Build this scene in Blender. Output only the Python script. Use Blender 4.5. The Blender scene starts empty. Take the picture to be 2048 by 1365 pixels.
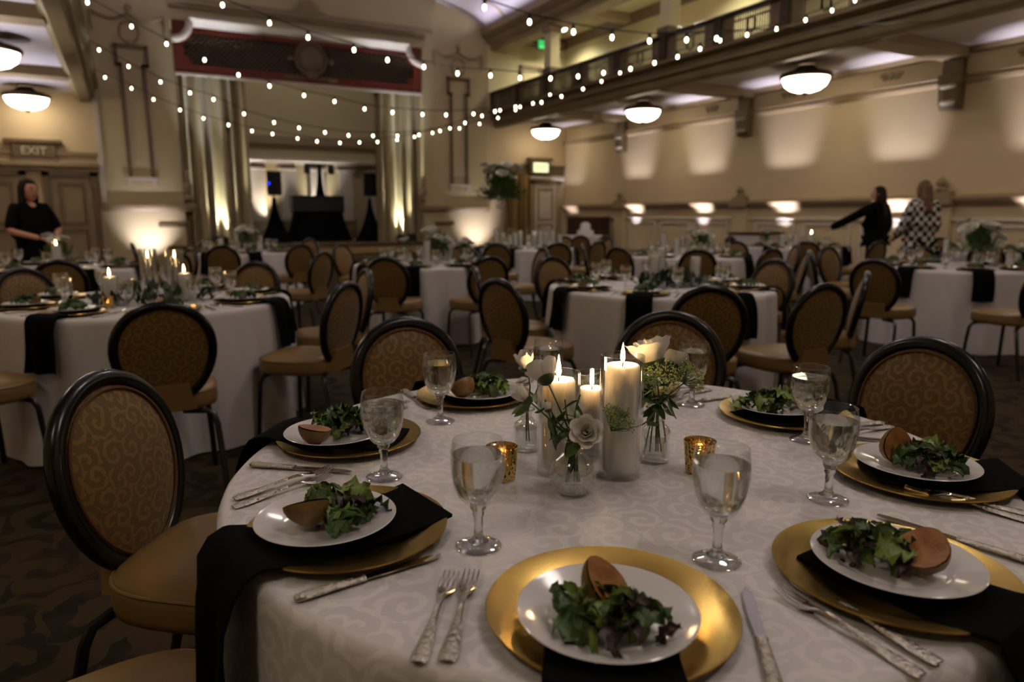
import bpy, bmesh, math, random
from math import sin, cos, pi, radians, sqrt, atan2
from mathutils import Vector, Matrix, noise as mnoise

random.seed(7)
SC = bpy.context.scene
COL = SC.collection

# ------------------------------------------------------------------ camera
EYE, PITCH, HEAD = 1.27, radians(10.2), radians(28.6)      # the hall runs along +Y; the camera looks 28.6 degrees off it
CR = Vector((cos(HEAD), -sin(HEAD), 0))
CF = Vector((sin(HEAD), cos(HEAD), 0))
cam = bpy.data.cameras.new('camera')
cam.sensor_width = 36.0
cam.lens = 24.61
cam.clip_start = .05
cam.clip_end = 100
cam.dof.use_dof = True
cam.dof.focus_distance = 1.38
cam.dof.aperture_fstop = 3.0
cam.dof.aperture_blades = 0
camo = bpy.data.objects.new('camera', cam)
COL.objects.link(camo)
camo.location = (0, 0, EYE)
camo.rotation_euler = (pi/2 - PITCH, 0, -HEAD)
SC.camera = camo

# ------------------------------------------------------------------ world, exposure, large lights
w = bpy.data.worlds.new('hall_air')
SC.world = w
w.use_nodes = True
w.node_tree.nodes['Background'].inputs[0].default_value = (1.0, .86, .72, 1)
w.node_tree.nodes['Background'].inputs[1].default_value = .03
SC.view_settings.view_transform = 'Standard'
SC.view_settings.look = 'None'
SC.view_settings.gamma = 1.0
SC.view_settings.use_curve_mapping = False
SC.view_settings.exposure = 0.0
SC.cycles.max_bounces = 8
SC.cycles.diffuse_bounces = 3
SC.cycles.glossy_bounces = 4
SC.cycles.transmission_bounces = 8
SC.cycles.transparent_max_bounces = 24
SC.cycles.caustics_reflective = False
SC.cycles.caustics_refractive = True
SC.cycles.blur_glossy = .5
SC.cycles.sample_clamp_indirect = 2.5
SC.cycles.sample_clamp_direct = 0
SC.cycles.use_denoising = True
SC.cycles.use_light_tree = False
SC.cycles.adaptive_threshold = .06
SC.cycles.adaptive_min_samples = 16
BOWL_L = 9.0          # radiance of the glass bowl lamps
FILL_BOWL_L = 14.0         # radiance of the unseen bowls added under the vault as fill
UPLIGHT_W = 900.0
FLAME_L = 240.0

def W(x, d, z=0.0):
    """x metres to the side and d metres ahead of where the photographer stands, z above the floor."""
    p = CR*x + CF*d
    return Vector((p.x, p.y, z))

# ------------------------------------------------------------------ materials
MATS = {}
def nodes_of(name):
    m = bpy.data.materials.new(name); m.use_nodes = True
    nt = m.node_tree
    return m, nt, nt.nodes, nt.links, nt.nodes['Principled BSDF']

def lin(r, g, b):
    f = lambda c: ((c/255+.055)/1.055)**2.4 if c > 10 else c/255/12.92
    return (f(r), f(g), f(b), 1)

def mat(name, col, rough=.6, metal=0.0, spec=.5, var=0.0, vscale=8.0, bump=0.0, bscale=60.0, coat=0.0, sheen=0.0, sss=0.0, col2=None):
    m, nt, N, L, P = nodes_of(name)
    P.inputs['Base Color'].default_value = col
    P.inputs['Roughness'].default_value = rough
    P.inputs['Metallic'].default_value = metal
    P.inputs['Specular IOR Level'].default_value = spec
    P.inputs['Coat Weight'].default_value = coat
    P.inputs['Coat Roughness'].default_value = .12
    P.inputs['Sheen Weight'].default_value = sheen
    if sss:
        P.inputs['Subsurface Weight'].default_value = sss
        P.inputs['Subsurface Radius'].default_value = (.9, .9, .9)
        P.inputs['Subsurface Scale'].default_value = .03
    tc = N.new('ShaderNodeTexCoord')
    if var or col2:
        t = N.new('ShaderNodeTexNoise'); t.inputs['Scale'].default_value = vscale; t.inputs['Detail'].default_value = 4
        L.new(tc.outputs['Object'], t.inputs['Vector'])
        r = N.new('ShaderNodeValToRGB')
        r.color_ramp.elements[0].position = .32; r.color_ramp.elements[1].position = .68
        c2 = col2 if col2 else tuple(c*(1-var) for c in col[:3])+(1,)
        r.color_ramp.elements[0].color = c2
        r.color_ramp.elements[1].color = col if col2 else tuple(min(1, c*(1+var*.5)) for c in col[:3])+(1,)
        L.new(t.outputs['Fac'], r.inputs['Fac']); L.new(r.outputs['Color'], P.inputs['Base Color'])
    if bump:
        t2 = N.new('ShaderNodeTexNoise'); t2.inputs['Scale'].default_value = bscale; t2.inputs['Detail'].default_value = 3
        L.new(tc.outputs['Object'], t2.inputs['Vector'])
        b = N.new('ShaderNodeBump'); b.inputs['Strength'].default_value = bump; b.inputs['Distance'].default_value = .01
        L.new(t2.outputs['Fac'], b.inputs['Height']); L.new(b.outputs['Normal'], P.inputs['Normal'])
    MATS[name] = m
    return m

def emit(name, col, strength, sample=True):
    m, nt, N, L, P = nodes_of(name)
    P.inputs['Base Color'].default_value = col
    P.inputs['Emission Color'].default_value = col
    P.inputs['Emission Strength'].default_value = strength
    P.inputs['Roughness'].default_value = .5
    m.cycles.emission_sampling = 'FRONT' if sample else 'NONE'
    MATS[name] = m
    return m

def thin_glass(name, tint=(.96, .97, .96, 1), lo=.06, hi=.75, power=.3, rough=.02):
    m, nt, N, L, P = nodes_of(name)
    N.remove(P)
    tr = N.new('ShaderNodeBsdfTransparent'); tr.inputs[0].default_value = tint
    gl = N.new('ShaderNodeBsdfGlossy'); gl.inputs['Roughness'].default_value = rough
    gl.inputs['Color'].default_value = (1, 1, 1, 1)
    lw = N.new('ShaderNodeLayerWeight'); lw.inputs['Blend'].default_value = power
    mr = N.new('ShaderNodeMapRange'); mr.inputs['To Min'].default_value = lo; mr.inputs['To Max'].default_value = hi
    mx = N.new('ShaderNodeMixShader')
    L.new(lw.outputs['Facing'], mr.inputs['Value']); L.new(mr.outputs[0], mx.inputs[0])
    L.new(tr.outputs[0], mx.inputs[1]); L.new(gl.outputs[0], mx.inputs[2])
    L.new(mx.outputs[0], N['Material Output'].inputs[0])
    MATS[name] = m
    return m

def solid_glass(name, ior=1.45, clear=.35, tint=(.97, .985, .98, 1), rough=.0, bump=0.0, bscale=60):
    """refracting glass or water; part of the light goes straight through so that it does not throw a black shadow"""
    m, nt, N, L, P = nodes_of(name)
    N.remove(P)
    g = N.new('ShaderNodeBsdfGlass'); g.inputs['IOR'].default_value = ior; g.inputs['Color'].default_value = tint; g.inputs['Roughness'].default_value = rough
    tr = N.new('ShaderNodeBsdfTransparent'); tr.inputs[0].default_value = tint
    mx = N.new('ShaderNodeMixShader'); mx.inputs[0].default_value = clear
    L.new(g.outputs[0], mx.inputs[1]); L.new(tr.outputs[0], mx.inputs[2])
    if bump:
        tc = N.new('ShaderNodeTexCoord'); v = N.new('ShaderNodeTexVoronoi'); v.inputs['Scale'].default_value = bscale
        L.new(tc.outputs['Object'], v.inputs['Vector'])
        b = N.new('ShaderNodeBump'); b.inputs['Strength'].default_value = bump; b.inputs['Distance'].default_value = .003
        L.new(v.outputs['Distance'], b.inputs['Height']); L.new(b.outputs['Normal'], g.inputs['Normal'])
    L.new(mx.outputs[0], N['Material Output'].inputs[0])
    MATS[name] = m
    return m

def M_(N, L, op, a, b=None, c=None):
    n = N.new('ShaderNodeMath'); n.operation = op
    for i, v in enumerate((a, b, c)):
        if v is None: continue
        if isinstance(v, (int, float)): n.inputs[i].default_value = v
        else: L.new(v, n.inputs[i])
    return n.outputs[0]

def scroll(N, L, vec, scale, turns=15.0, warp=.25):
    """scrolling acanthus-like figure: one spiral with a leafy edge in every cell; returns a 0..1 socket"""
    nz = N.new('ShaderNodeTexNoise'); nz.inputs['Scale'].default_value = scale*1.6; nz.inputs['Detail'].default_value = 2
    L.new(vec, nz.inputs['Vector'])
    vm = N.new('ShaderNodeVectorMath'); vm.operation = 'MULTIPLY_ADD'
    L.new(nz.outputs['Color'], vm.inputs[0]); vm.inputs[1].default_value = (warp/scale,)*3; L.new(vec, vm.inputs[2])
    v = N.new('ShaderNodeTexVoronoi'); v.voronoi_dimensions = '2D'; v.inputs['Scale'].default_value = scale; v.inputs['Randomness'].default_value = .7
    L.new(vm.outputs[0], v.inputs['Vector'])
    d = N.new('ShaderNodeVectorMath'); d.operation = 'SUBTRACT'
    L.new(vm.outputs[0], d.inputs[0]); L.new(v.outputs['Position'], d.inputs[1])
    sx = N.new('ShaderNodeSeparateXYZ'); L.new(d.outputs[0], sx.inputs[0])
    sc = N.new('ShaderNodeSeparateColor'); L.new(v.outputs['Color'], sc.inputs[0])
    ang = M_(N, L, 'ARCTAN2', sx.outputs[1], sx.outputs[0])
    hand = M_(N, L, 'SUBTRACT', M_(N, L, 'MULTIPLY', M_(N, L, 'GREATER_THAN', sc.outputs[0], .5), 2.0), 1.0)
    ang = M_(N, L, 'MULTIPLY', ang, hand)
    r = v.outputs['Distance']
    leaf = M_(N, L, 'MULTIPLY', M_(N, L, 'SINE', M_(N, L, 'MULTIPLY_ADD', ang, 9.0, M_(N, L, 'MULTIPLY', r, 30.0))), .35)
    ph = M_(N, L, 'ADD', M_(N, L, 'MULTIPLY_ADD', r, turns, ang), M_(N, L, 'MULTIPLY', sc.outputs[1], 6.28))
    s = M_(N, L, 'ADD', M_(N, L, 'SINE', ph), M_(N, L, 'MULTIPLY', leaf, M_(N, L, 'MULTIPLY', r, 2.2)))
    mr = N.new('ShaderNodeMapRange'); mr.interpolation_type = 'SMOOTHSTEP'
    mr.inputs['From Min'].default_value = .15; mr.inputs['From Max'].default_value = .5
    L.new(s, mr.inputs['Value'])
    return mr.outputs[0]

def patterned(name, ca, cb, scale, coord='Object', swap=None, rough=(.6, .6), sheen=.0, bump=.0, turns=15.0, warp=.25, weave=0.0, spec=.4):
    m, nt, N, L, P = nodes_of(name)
    tc = N.new('ShaderNodeTexCoord')
    vec = tc.outputs[coord]
    if swap:
        sp = N.new('ShaderNodeSeparateXYZ'); L.new(vec, sp.inputs[0])
        cb_ = N.new('ShaderNodeCombineXYZ')
        L.new(sp.outputs[swap[0]], cb_.inputs[0]); L.new(sp.outputs[swap[1]], cb_.inputs[1])
        vec = cb_.outputs[0]
    f = scroll(N, L, vec, scale, turns, warp)
    mx = N.new('ShaderNodeMix'); mx.data_type = 'RGBA'
    mx.inputs[6].default_value = ca; mx.inputs[7].default_value = cb
    L.new(f, mx.inputs[0]); L.new(mx.outputs[2], P.inputs['Base Color'])
    rr = N.new('ShaderNodeMapRange'); rr.inputs['To Min'].default_value = rough[0]; rr.inputs['To Max'].default_value = rough[1]
    L.new(f, rr.inputs['Value']); L.new(rr.outputs[0], P.inputs['Roughness'])
    P.inputs['Sheen Weight'].default_value = sheen
    P.inputs['Specular IOR Level'].default_value = spec
    if bump:
        b = N.new('ShaderNodeBump'); b.inputs['Strength'].default_value = bump; b.inputs['Distance'].default_value = .002
        L.new(f, b.inputs['Height']); L.new(b.outputs['Normal'], P.inputs['Normal'])
    MATS[name] = m
    return m

mat('plaster_cream', lin(207, 187, 152), .75, var=.07, vscale=.8, bump=.12, bscale=25)
mat('plaster_hall', lin(192, 176, 138), .75, var=.06, vscale=.7, bump=.1, bscale=25)
mat('plaster_yellow', lin(226, 214, 168), .7, var=.04, vscale=.6)
mat('ceiling_white', lin(214, 208, 210), .8, var=.04, vscale=.7)
mat('vault_paint', lin(205, 196, 205), .75, var=.05, vscale=.6)
mat('trim_taupe', lin(150, 130, 100), .5, var=.12, vscale=3)
mat('trim_dark', lin(104, 86, 60), .45, var=.15, vscale=4)
mat('trim_pale', lin(205, 195, 180), .5, var=.08, vscale=3)
mat('fascia_olive', lin(116, 100, 66), .45, var=.15, vscale=2.5)
mat('iron_dark', lin(62, 50, 34), .45, metal=.4, var=.2)
mat('valance_red', lin(112, 38, 16), .65, var=.15, vscale=4)
mat('lattice_dark', lin(34, 30, 22), .7)
mat('gilt', lin(168, 128, 74), .4, metal=.5, var=.2, vscale=12)
mat('curtain_gold', lin(178, 164, 124), .5, var=.08, vscale=3, sheen=.3)
mat('drape_brown', lin(140, 112, 62), .7, var=.1)
mat('stage_wood', lin(86, 66, 38), .5, var=.2, vscale=3)
mat('stage_band', lin(166, 140, 92), .5, var=.1)
mat('wood_dark', lin(56, 36, 22), .45, var=.3, vscale=6)
mat('black_cloth', lin(6, 6, 7), .9, spec=.1)
mat('black_plastic', lin(10, 10, 12), .5)
mat('black_grille', lin(9, 9, 10), .7)
mat('blue_led', lin(30, 60, 255), .5); emit('blue_led', lin(20, 50, 255), 3.0, False)
emit('bowl_glow', (1.0, .83, .61, 1), BOWL_L)
emit('fill_bowl_glow', (1.0, .88, .80, 1), FILL_BOWL_L)
emit('downlight_glow', (1.0, .93, .78, 1), 12.0, False)
emit('bulb_glow', (1.0, .86, .58, 1), 14.0, False)
emit('flame_glow', (1.0, .60, .26, 1), FLAME_L)
emit('far_flame_glow', (1.0, .62, .26, 1), 70.0)
emit('tealight_glow', (1.0, .64, .28, 1), 60.0)
emit('exit_glow', lin(225, 240, 190), 1.1, False)
emit('green_exit_glow', lin(10, 190, 90), 1.2, False)
emit('uplight_lens', (1, .95, .97, 1), 4.0, False)
mat('bronze', lin(60, 48, 34), .35, metal=.7, var=.2)
mat('chair_frame', lin(13, 10, 9), .25, coat=.08, spec=.35, var=.25, vscale=10)
mat('chair_leg', lin(16, 13, 11), .3, coat=.3)
mat('chair_vinyl', lin(126, 98, 54), .42, var=.06, vscale=5, bump=.05, bscale=120)
patterned('chair_fabric', lin(96, 70, 26), lin(122, 93, 40), 19, swap=(0, 2), rough=(.6, .45), sheen=.15, turns=14, warp=.35)
mat('piping', lin(92, 60, 24), .6)
patterned('damask', (.66, .63, .635, 1), (.77, .74, .745, 1), 14, coord='UV', rough=(.42, .75), sheen=.1, bump=.06, turns=15)
mat('linen_far', (.62, .59, .585, 1), .7, var=.04, vscale=6)
mat('napkin', lin(7, 7, 8), .95, spec=.08, bump=.15, bscale=300)
mat('gold_charger', lin(188, 158, 84), .27, metal=1.0, var=.06, vscale=40, bump=.02, bscale=200)
mat('porcelain', (.74, .72, .72, 1), .12, coat=.4)
mat('silver', lin(205, 200, 192), .16, metal=1.0, bump=.03, bscale=200)
mat('silver_chased', lin(190, 184, 174), .26, metal=1.0, bump=.6, bscale=160)
thin_glass('goblet_glass', lo=.035, hi=.8, power=.22)
solid_glass('stem_glass', 1.45, .15)
thin_glass('foot_glass', lo=.05, hi=.8, power=.35, rough=.03)
solid_glass('cut_glass', 1.3, .45, bump=.8, bscale=110)
thin_glass('cylinder_glass', lo=.05, hi=.8, power=.25)
thin_glass('far_glass', lo=.16, hi=.85, power=.45, rough=.06)
solid_glass('water', 1.33, .2)
solid_glass('ice', 1.2, .55, rough=.05)
mat('far_water', lin(190, 190, 186), .1, spec=.8)
mat('wax', (.92, .85, .77, 1), .5, sss=.5)
mat('wax_far', (.90, .87, .82, 1), .5)
mat('wick', lin(20, 16, 14), .9)
def votive():
    m, nt, N, L, P = nodes_of('mercury_gold')
    P.inputs['Base Color'].default_value = lin(214, 184, 116); P.inputs['Metallic'].default_value = 1; P.inputs['Roughness'].default_value = .22
    tc = N.new('ShaderNodeTexCoord'); t = N.new('ShaderNodeTexNoise'); t.inputs['Scale'].default_value = 190; t.inputs['Detail'].default_value = 3
    L.new(tc.outputs['Object'], t.inputs['Vector'])
    mr = N.new('ShaderNodeMapRange'); mr.inputs['From Min'].default_value = .53; mr.inputs['From Max'].default_value = .6
    L.new(t.outputs['Fac'], mr.inputs['Value'])
    tr = N.new('ShaderNodeBsdfTransparent'); tr.inputs[0].default_value = (1, .8, .5, 1)
    mx = N.new('ShaderNodeMixShader'); L.new(mr.outputs[0], mx.inputs[0]); L.new(P.outputs[0], mx.inputs[1]); L.new(tr.outputs[0], mx.inputs[2])
    L.new(mx.outputs[0], N['Material Output'].inputs[0]); MATS['mercury_gold'] = m
votive()
mat('leaf_green', lin(74, 100, 40), .5, var=.3, vscale=30)
mat('leaf_dark', lin(36, 54, 22), .5, var=.3, vscale=30)
mat('salad_green', lin(72, 100, 34), .42, col2=lin(36, 60, 22), vscale=40, bump=.3, bscale=120)
mat('salad_light', lin(126, 146, 62), .42, col2=lin(84, 112, 40), vscale=40, bump=.3, bscale=120)
mat('salad_purple', lin(62, 24, 26), .4, col2=lin(38, 34, 22), vscale=40, bump=.3, bscale=120)
mat('stem_green', lin(52, 74, 28), .5)
mat('petal_white', (.80, .76, .70, 1), .55, sss=.25)
mat('petal_green', lin(190, 196, 120), .55)
mat('petal_far', (.72, .70, .62, 1), .6)
mat('umbel_green', lin(140, 160, 80), .6, col2=lin(150, 160, 96), vscale=200)
mat('pear_flesh', lin(168, 118, 62), .42, col2=lin(120, 74, 34), vscale=30, bump=.2, bscale=60)
mat('pear_skin', lin(128, 96, 50), .45, col2=lin(92, 66, 32), vscale=40)
mat('cheese', (.75, .72, .64, 1), .7)
mat('cranberry', lin(66, 14, 14), .35)
mat('skin', lin(196, 140, 116), .5, sss=.1)
mat('hair_dark', lin(20, 13, 10), .7, spec=.15)
mat('hair_brown', lin(36, 22, 15), .65, spec=.2)
mat('hair_blond', lin(128, 92, 54), .5, col2=lin(66, 44, 26), vscale=18)
mat('lips', lin(150, 60, 60), .5)
mat('red_plastic', lin(200, 22, 18), .35)
mat('cake_icing', (.75, .72, .66, 1), .6)
def checker(name):
    m, nt, N, L, P = nodes_of(name)
    tc = N.new('ShaderNodeTexCoord'); c = N.new('ShaderNodeTexChecker'); c.inputs['Scale'].default_value = 15
    mp = N.new('ShaderNodeMapping'); mp.inputs['Location'].default_value = (.011, .02, .015)
    L.new(tc.outputs['Object'], mp.inputs[0]); L.new(mp.outputs[0], c.inputs['Vector'])
    c.inputs['Color1'].default_value = (.62, .58, .52, 1); c.inputs['Color2'].default_value = (.006, .006, .007, 1)
    L.new(c.outputs['Color'], P.inputs['Base Color']); P.inputs['Roughness'].default_value = .9
    MATS[name] = m
checker('checker_knit')
def carpet():
    m, nt, N, L, P = nodes_of('carpet')
    tc = N.new('ShaderNodeTexCoord')
    f = scroll(N, L, tc.outputs['Object'], 3.2, 11, .5)
    nz = N.new('ShaderNodeTexNoise'); nz.inputs['Scale'].default_value = 9; nz.inputs['Detail'].default_value = 6
    L.new(tc.outputs['Object'], nz.inputs['Vector'])
    big = N.new('ShaderNodeTexNoise'); big.inputs['Scale'].default_value = 1.3
    L.new(tc.outputs['Object'], big.inputs['Vector'])
    fac = M_(N, L, 'MULTIPLY', f, M_(N, L, 'MULTIPLY', nz.outputs['Fac'], 1.5))
    a = N.new('ShaderNodeMix'); a.data_type = 'RGBA'; a.inputs[6].default_value = lin(58, 48, 33); a.inputs[7].default_value = lin(28, 25, 20)
    L.new(fac, a.inputs[0])
    b = N.new('ShaderNodeMix'); b.data_type = 'RGBA'; b.inputs[7].default_value = lin(60, 38, 23)
    mr = N.new('ShaderNodeMapRange'); mr.inputs['From Min'].default_value = .5; mr.inputs['From Max'].default_value = .75; mr.inputs['To Max'].default_value = .6
    L.new(big.outputs['Fac'], mr.inputs['Value']); L.new(mr.outputs[0], b.inputs[0]); L.new(a.outputs[2], b.inputs[6])
    L.new(b.outputs[2], P.inputs['Base Color']); P.inputs['Roughness'].default_value = .95; P.inputs['Specular IOR Level'].default_value = .1
    MATS['carpet'] = m
carpet()
# ------------------------------------------------------------------ geometry helpers
class MB:
    def __init__(s): s.v = []; s.f = []; s.uv = None
    def add(s, vs, fs):
        o = len(s.v); s.v += [tuple(p) for p in vs]; s.f += [tuple(i+o for i in q) for q in fs]; return s
    def box(s, x0, x1, y0, y1, z0, z1, b=0.0):
        if b <= 0:
            return s.add([(x0,y0,z0),(x1,y0,z0),(x1,y1,z0),(x0,y1,z0),(x0,y0,z1),(x1,y0,z1),(x1,y1,z1),(x0,y1,z1)],
                         [(0,3,2,1),(4,5,6,7),(0,1,5,4),(1,2,6,5),(2,3,7,6),(3,0,4,7)])
        vs = []; fs = []
        for z, i in ((z0, b), (z0+b, 0), (z1-b, 0), (z1, b)):
            vs += [(x0+i,y0+b,z),(x0+b,y0+i,z),(x1-b,y0+i,z),(x1-i,y0+b,z),(x1-i,y1-b,z),(x1-b,y1-i,z),(x0+b,y1-i,z),(x0+i,y1-b,z)]
        for k in range(3):
            for j in range(8): fs.append((k*8+j, k*8+(j+1)%8, k*8+8+(j+1)%8, k*8+8+j))
        fs += [tuple(range(7, -1, -1)), tuple(range(24, 32))]
        return s.add(vs, fs)
    def lathe(s, prof, n=32, c=(0,0,0), closed=False):
        """prof: (r, z) pairs from one end to the other"""
        vs = []; fs = []; m = len(prof)
        for r, z in prof:
            for j in range(n):
                a = 2*pi*j/n; vs.append((c[0]+r*cos(a), c[1]+r*sin(a), c[2]+z))
        for k in range(m if closed else m-1):
            for j in range(n):
                k2 = (k+1) % m
                fs.append((k*n+j, k*n+(j+1)%n, k2*n+(j+1)%n, k2*n+j))
        return s.add(vs, fs)
    def tube(s, pts, r, n=8, cap=True, flat=1.0):
        pts = [Vector(p) for p in pts]; rs = r if isinstance(r, (list, tuple)) else [r]*len(pts)
        vs = []; fs = []; up = None
        for i, p in enumerate(pts):
            t = (pts[min(i+1, len(pts)-1)] - pts[max(i-1, 0)]).normalized()
            if up is None: up = Vector((0,0,1)) if abs(t.z) < .9 else Vector((1,0,0))
            sd = t.cross(up).normalized(); up = sd.cross(t).normalized()
            for j in range(n):
                a = 2*pi*j/n; vs.append(p + sd*cos(a)*rs[i] + up*sin(a)*rs[i]*flat)
        for k in range(len(pts)-1):
            for j in range(n): fs.append((k*n+j, k*n+(j+1)%n, (k+1)*n+(j+1)%n, (k+1)*n+j))
        if cap: fs += [tuple(range(n-1, -1, -1)), tuple(range((len(pts)-1)*n, len(pts)*n))]
        return s.add(vs, fs)
    def ring_tube(s, pts, r, n=8):
        pts = [Vector(p) for p in pts]; m = len(pts); vs = []; fs = []
        ctr = sum(pts, Vector())/m
        nrm = (pts[0]-ctr).cross(pts[m//4]-ctr).normalized()
        for i, p in enumerate(pts):
            t = (pts[(i+1) % m] - pts[i-1]).normalized(); sd = t.cross(nrm).normalized()
            for j in range(n):
                a = 2*pi*j/n; vs.append(p + sd*cos(a)*r + nrm*sin(a)*r)
        for k in range(m):
            for j in range(n): fs.append((k*n+j, k*n+(j+1)%n, ((k+1)%m)*n+(j+1)%n, ((k+1)%m)*n+j))
        return s.add(vs, fs)
    def ball(s, c, r, n=12, m=8, rot=None):
        r = r if isinstance(r, (tuple, list)) else (r, r, r); vs = []; fs = []
        for k in range(m+1):
            t = pi*k/m
            for j in range(n):
                a = 2*pi*j/n; p = Vector((r[0]*sin(t)*cos(a), r[1]*sin(t)*sin(a), r[2]*cos(t)))
                if rot is not None: p = rot @ p
                vs.append(p + Vector(c))
        for k in range(m):
            for j in range(n): fs.append((k*n+j, (k+1)*n+j, (k+1)*n+(j+1)%n, k*n+(j+1)%n))
        return s.add(vs, fs)
    def grid(s, fn, nu, nv, wrap=False):
        vs = [fn(i/(nu if wrap else nu-1), j/(nv-1)) for j in range(nv) for i in range(nu)]; fs = []
        for j in range(nv-1):
            for i in range(nu if wrap else nu-1):
                fs.append((j*nu+i, j*nu+(i+1)%nu, (j+1)*nu+(i+1)%nu, (j+1)*nu+i))
        return s.add(vs, fs)
    def xf(s, m, start=0):
        s.v = s.v[:start] + [tuple(m @ Vector(p)) for p in s.v[start:]]; return s
    def mesh(s, name, mt, smooth=True, weld=True):
        me = bpy.data.meshes.new(name)
        me.from_pydata(s.v, [], s.f)
        if s.uv:
            ul = me.uv_layers.new(name='UVMap')
            for lp in me.loops: ul.data[lp.index].uv = s.uv[lp.vertex_index]
        if weld and not s.uv:
            bm = bmesh.new(); bm.from_mesh(me); bmesh.ops.remove_doubles(bm, verts=bm.verts, dist=1e-5)
            bmesh.ops.recalc_face_normals(bm, faces=bm.faces); bm.to_mesh(me); bm.free()
        me.materials.append(MATS[mt] if isinstance(mt, str) else mt)
        if smooth:
            me.polygons.foreach_set('use_smooth', [True]*len(me.polygons))
            try: me.set_sharp_from_angle(angle=radians(smooth if smooth is not True else 40))
            except Exception: pass
        me.update()
        return me

def link(name, data, parent=None, loc=None, rot=None, scale=None):
    o = bpy.data.objects.new(name, data); COL.objects.link(o)
    if parent is not None: o.parent = parent
    if loc is not None: o.location = loc
    if rot is not None: o.rotation_euler = rot
    if scale is not None: o.scale = (scale,)*3 if isinstance(scale, (int, float)) else scale
    return o
def tag(o, label, cat, group=None, kind=None):
    o['label'] = label; o['category'] = cat
    if group: o['group'] = group
    if kind: o['kind'] = kind
    return o
def struct(o, label=None):
    o['kind'] = 'structure'
    if label: o['label'] = label
    return o
def S(name, mb, mt, label=None, parent=None, smooth=False):
    o = link(name, mb.mesh(name, mt, smooth), parent)
    if parent is None: struct(o, label)
    return o

# a template is a list of rows (part name, mesh, row index of the part it belongs to or None, local matrix)
def spawn(tpl, name, label, cat, group=None, loc=(0,0,0), rz=0.0, scale=None, rot=None):
    if len(tpl) == 1 and tpl[0][0] is None:
        root = link(name, tpl[0][1], None, loc, rot or (0,0,rz), scale)
    else:
        root = link(name, None, None, loc, rot or (0,0,rz), scale); root.empty_display_size = .05
        made = []
        for pn, me, pi_, mx in tpl:
            o = link(pn, me, root if pi_ is None else made[pi_])
            if mx is not None: o.matrix_local = mx
            made.append(o)
    tag(root, label, cat, group)
    return root
T = Matrix.Translation
def RZ(a): return Matrix.Rotation(a, 4, 'Z')
def RX(a): return Matrix.Rotation(a, 4, 'X')
def RY(a): return Matrix.Rotation(a, 4, 'Y')

SIDES = ['far', 'far wall', 'wall', 'near wall', 'near', 'near door', 'door', 'far door']
def side_name(v):
    """v: offset from the table's middle in the hall; named as the photographer sees it (wall = the long uplit wall, door = the exit doors)"""
    a = atan2(v.dot(CR), v.dot(CF))
    return SIDES[int(round(a/(pi/4))) % 8]
# ------------------------------------------------------------------ the hall
XL, XR, YB, YF = -3.2, 12.5, -4.5, 19.4        # outer walls, wall behind the photographer, stage wall
HL, HR = -.42, 9.85                            # edges of the two galleries
ZG = 4.0                                       # soffit under the galleries
S('floor', MB().box(XL, XR, YB, YF, -.1, 0), 'carpet', 'dark patterned carpet of the ballroom floor')

# --- long uplit wall with its mouldings
S('wall_long', MB().box(XR, XR+.2, YB, YF, 0, 7.0), 'plaster_cream', 'cream plaster wall washed by uplights')
def rail_y(name, x, prof, y0, y1, mt, label=None, sign=-1):
    """moulding along the hall: prof = (out, z) outline"""
    mb = MB(); n = len(prof)
    mb.add([(x+sign*o, y, z) for y in (y0, y1) for o, z in prof], [(i, (i+1)%n, n+(i+1)%n, n+i) for i in range(n)]+[tuple(range(n)), tuple(range(2*n-1, n-1, -1))])
    return S(name, mb, mt, label)
rail_y('trim_1', XR, [(0,1.43),(.05,1.43),(.07,1.47),(.13,1.5),(.15,1.54),(.15,1.57),(.02,1.62),(0,1.62)], YB, YF, 'trim_taupe', 'projecting chair rail along the uplit wall')
rail_y('trim_2', XR, [(0,3.42),(.05,3.44),(.08,3.49),(.06,3.53),(.09,3.56),(0,3.58)], YB, YF, 'trim_taupe', 'picture rail along the uplit wall')
rail_y('trim_3', XR, [(0,3.9),(.06,3.92),(.1,4.0),(0,4.0)], YB, YF, 'trim_taupe', 'cornice between uplit wall and gallery soffit')
rail_y('baseboard_long', XR, [(0,0),(.04,0),(.04,.2),(.02,.24),(0,.24)], YB, YF, 'trim_taupe')
rail_y('trim_4', XR, [(0,1.16),(.05,1.17),(.05,1.2),(0,1.22)], YB, YF, 'trim_pale', 'thin ledge below the chair rail')
BAYS = [16.37, 11.86, 7.3, 2.75, -1.8]
k = 5
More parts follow.
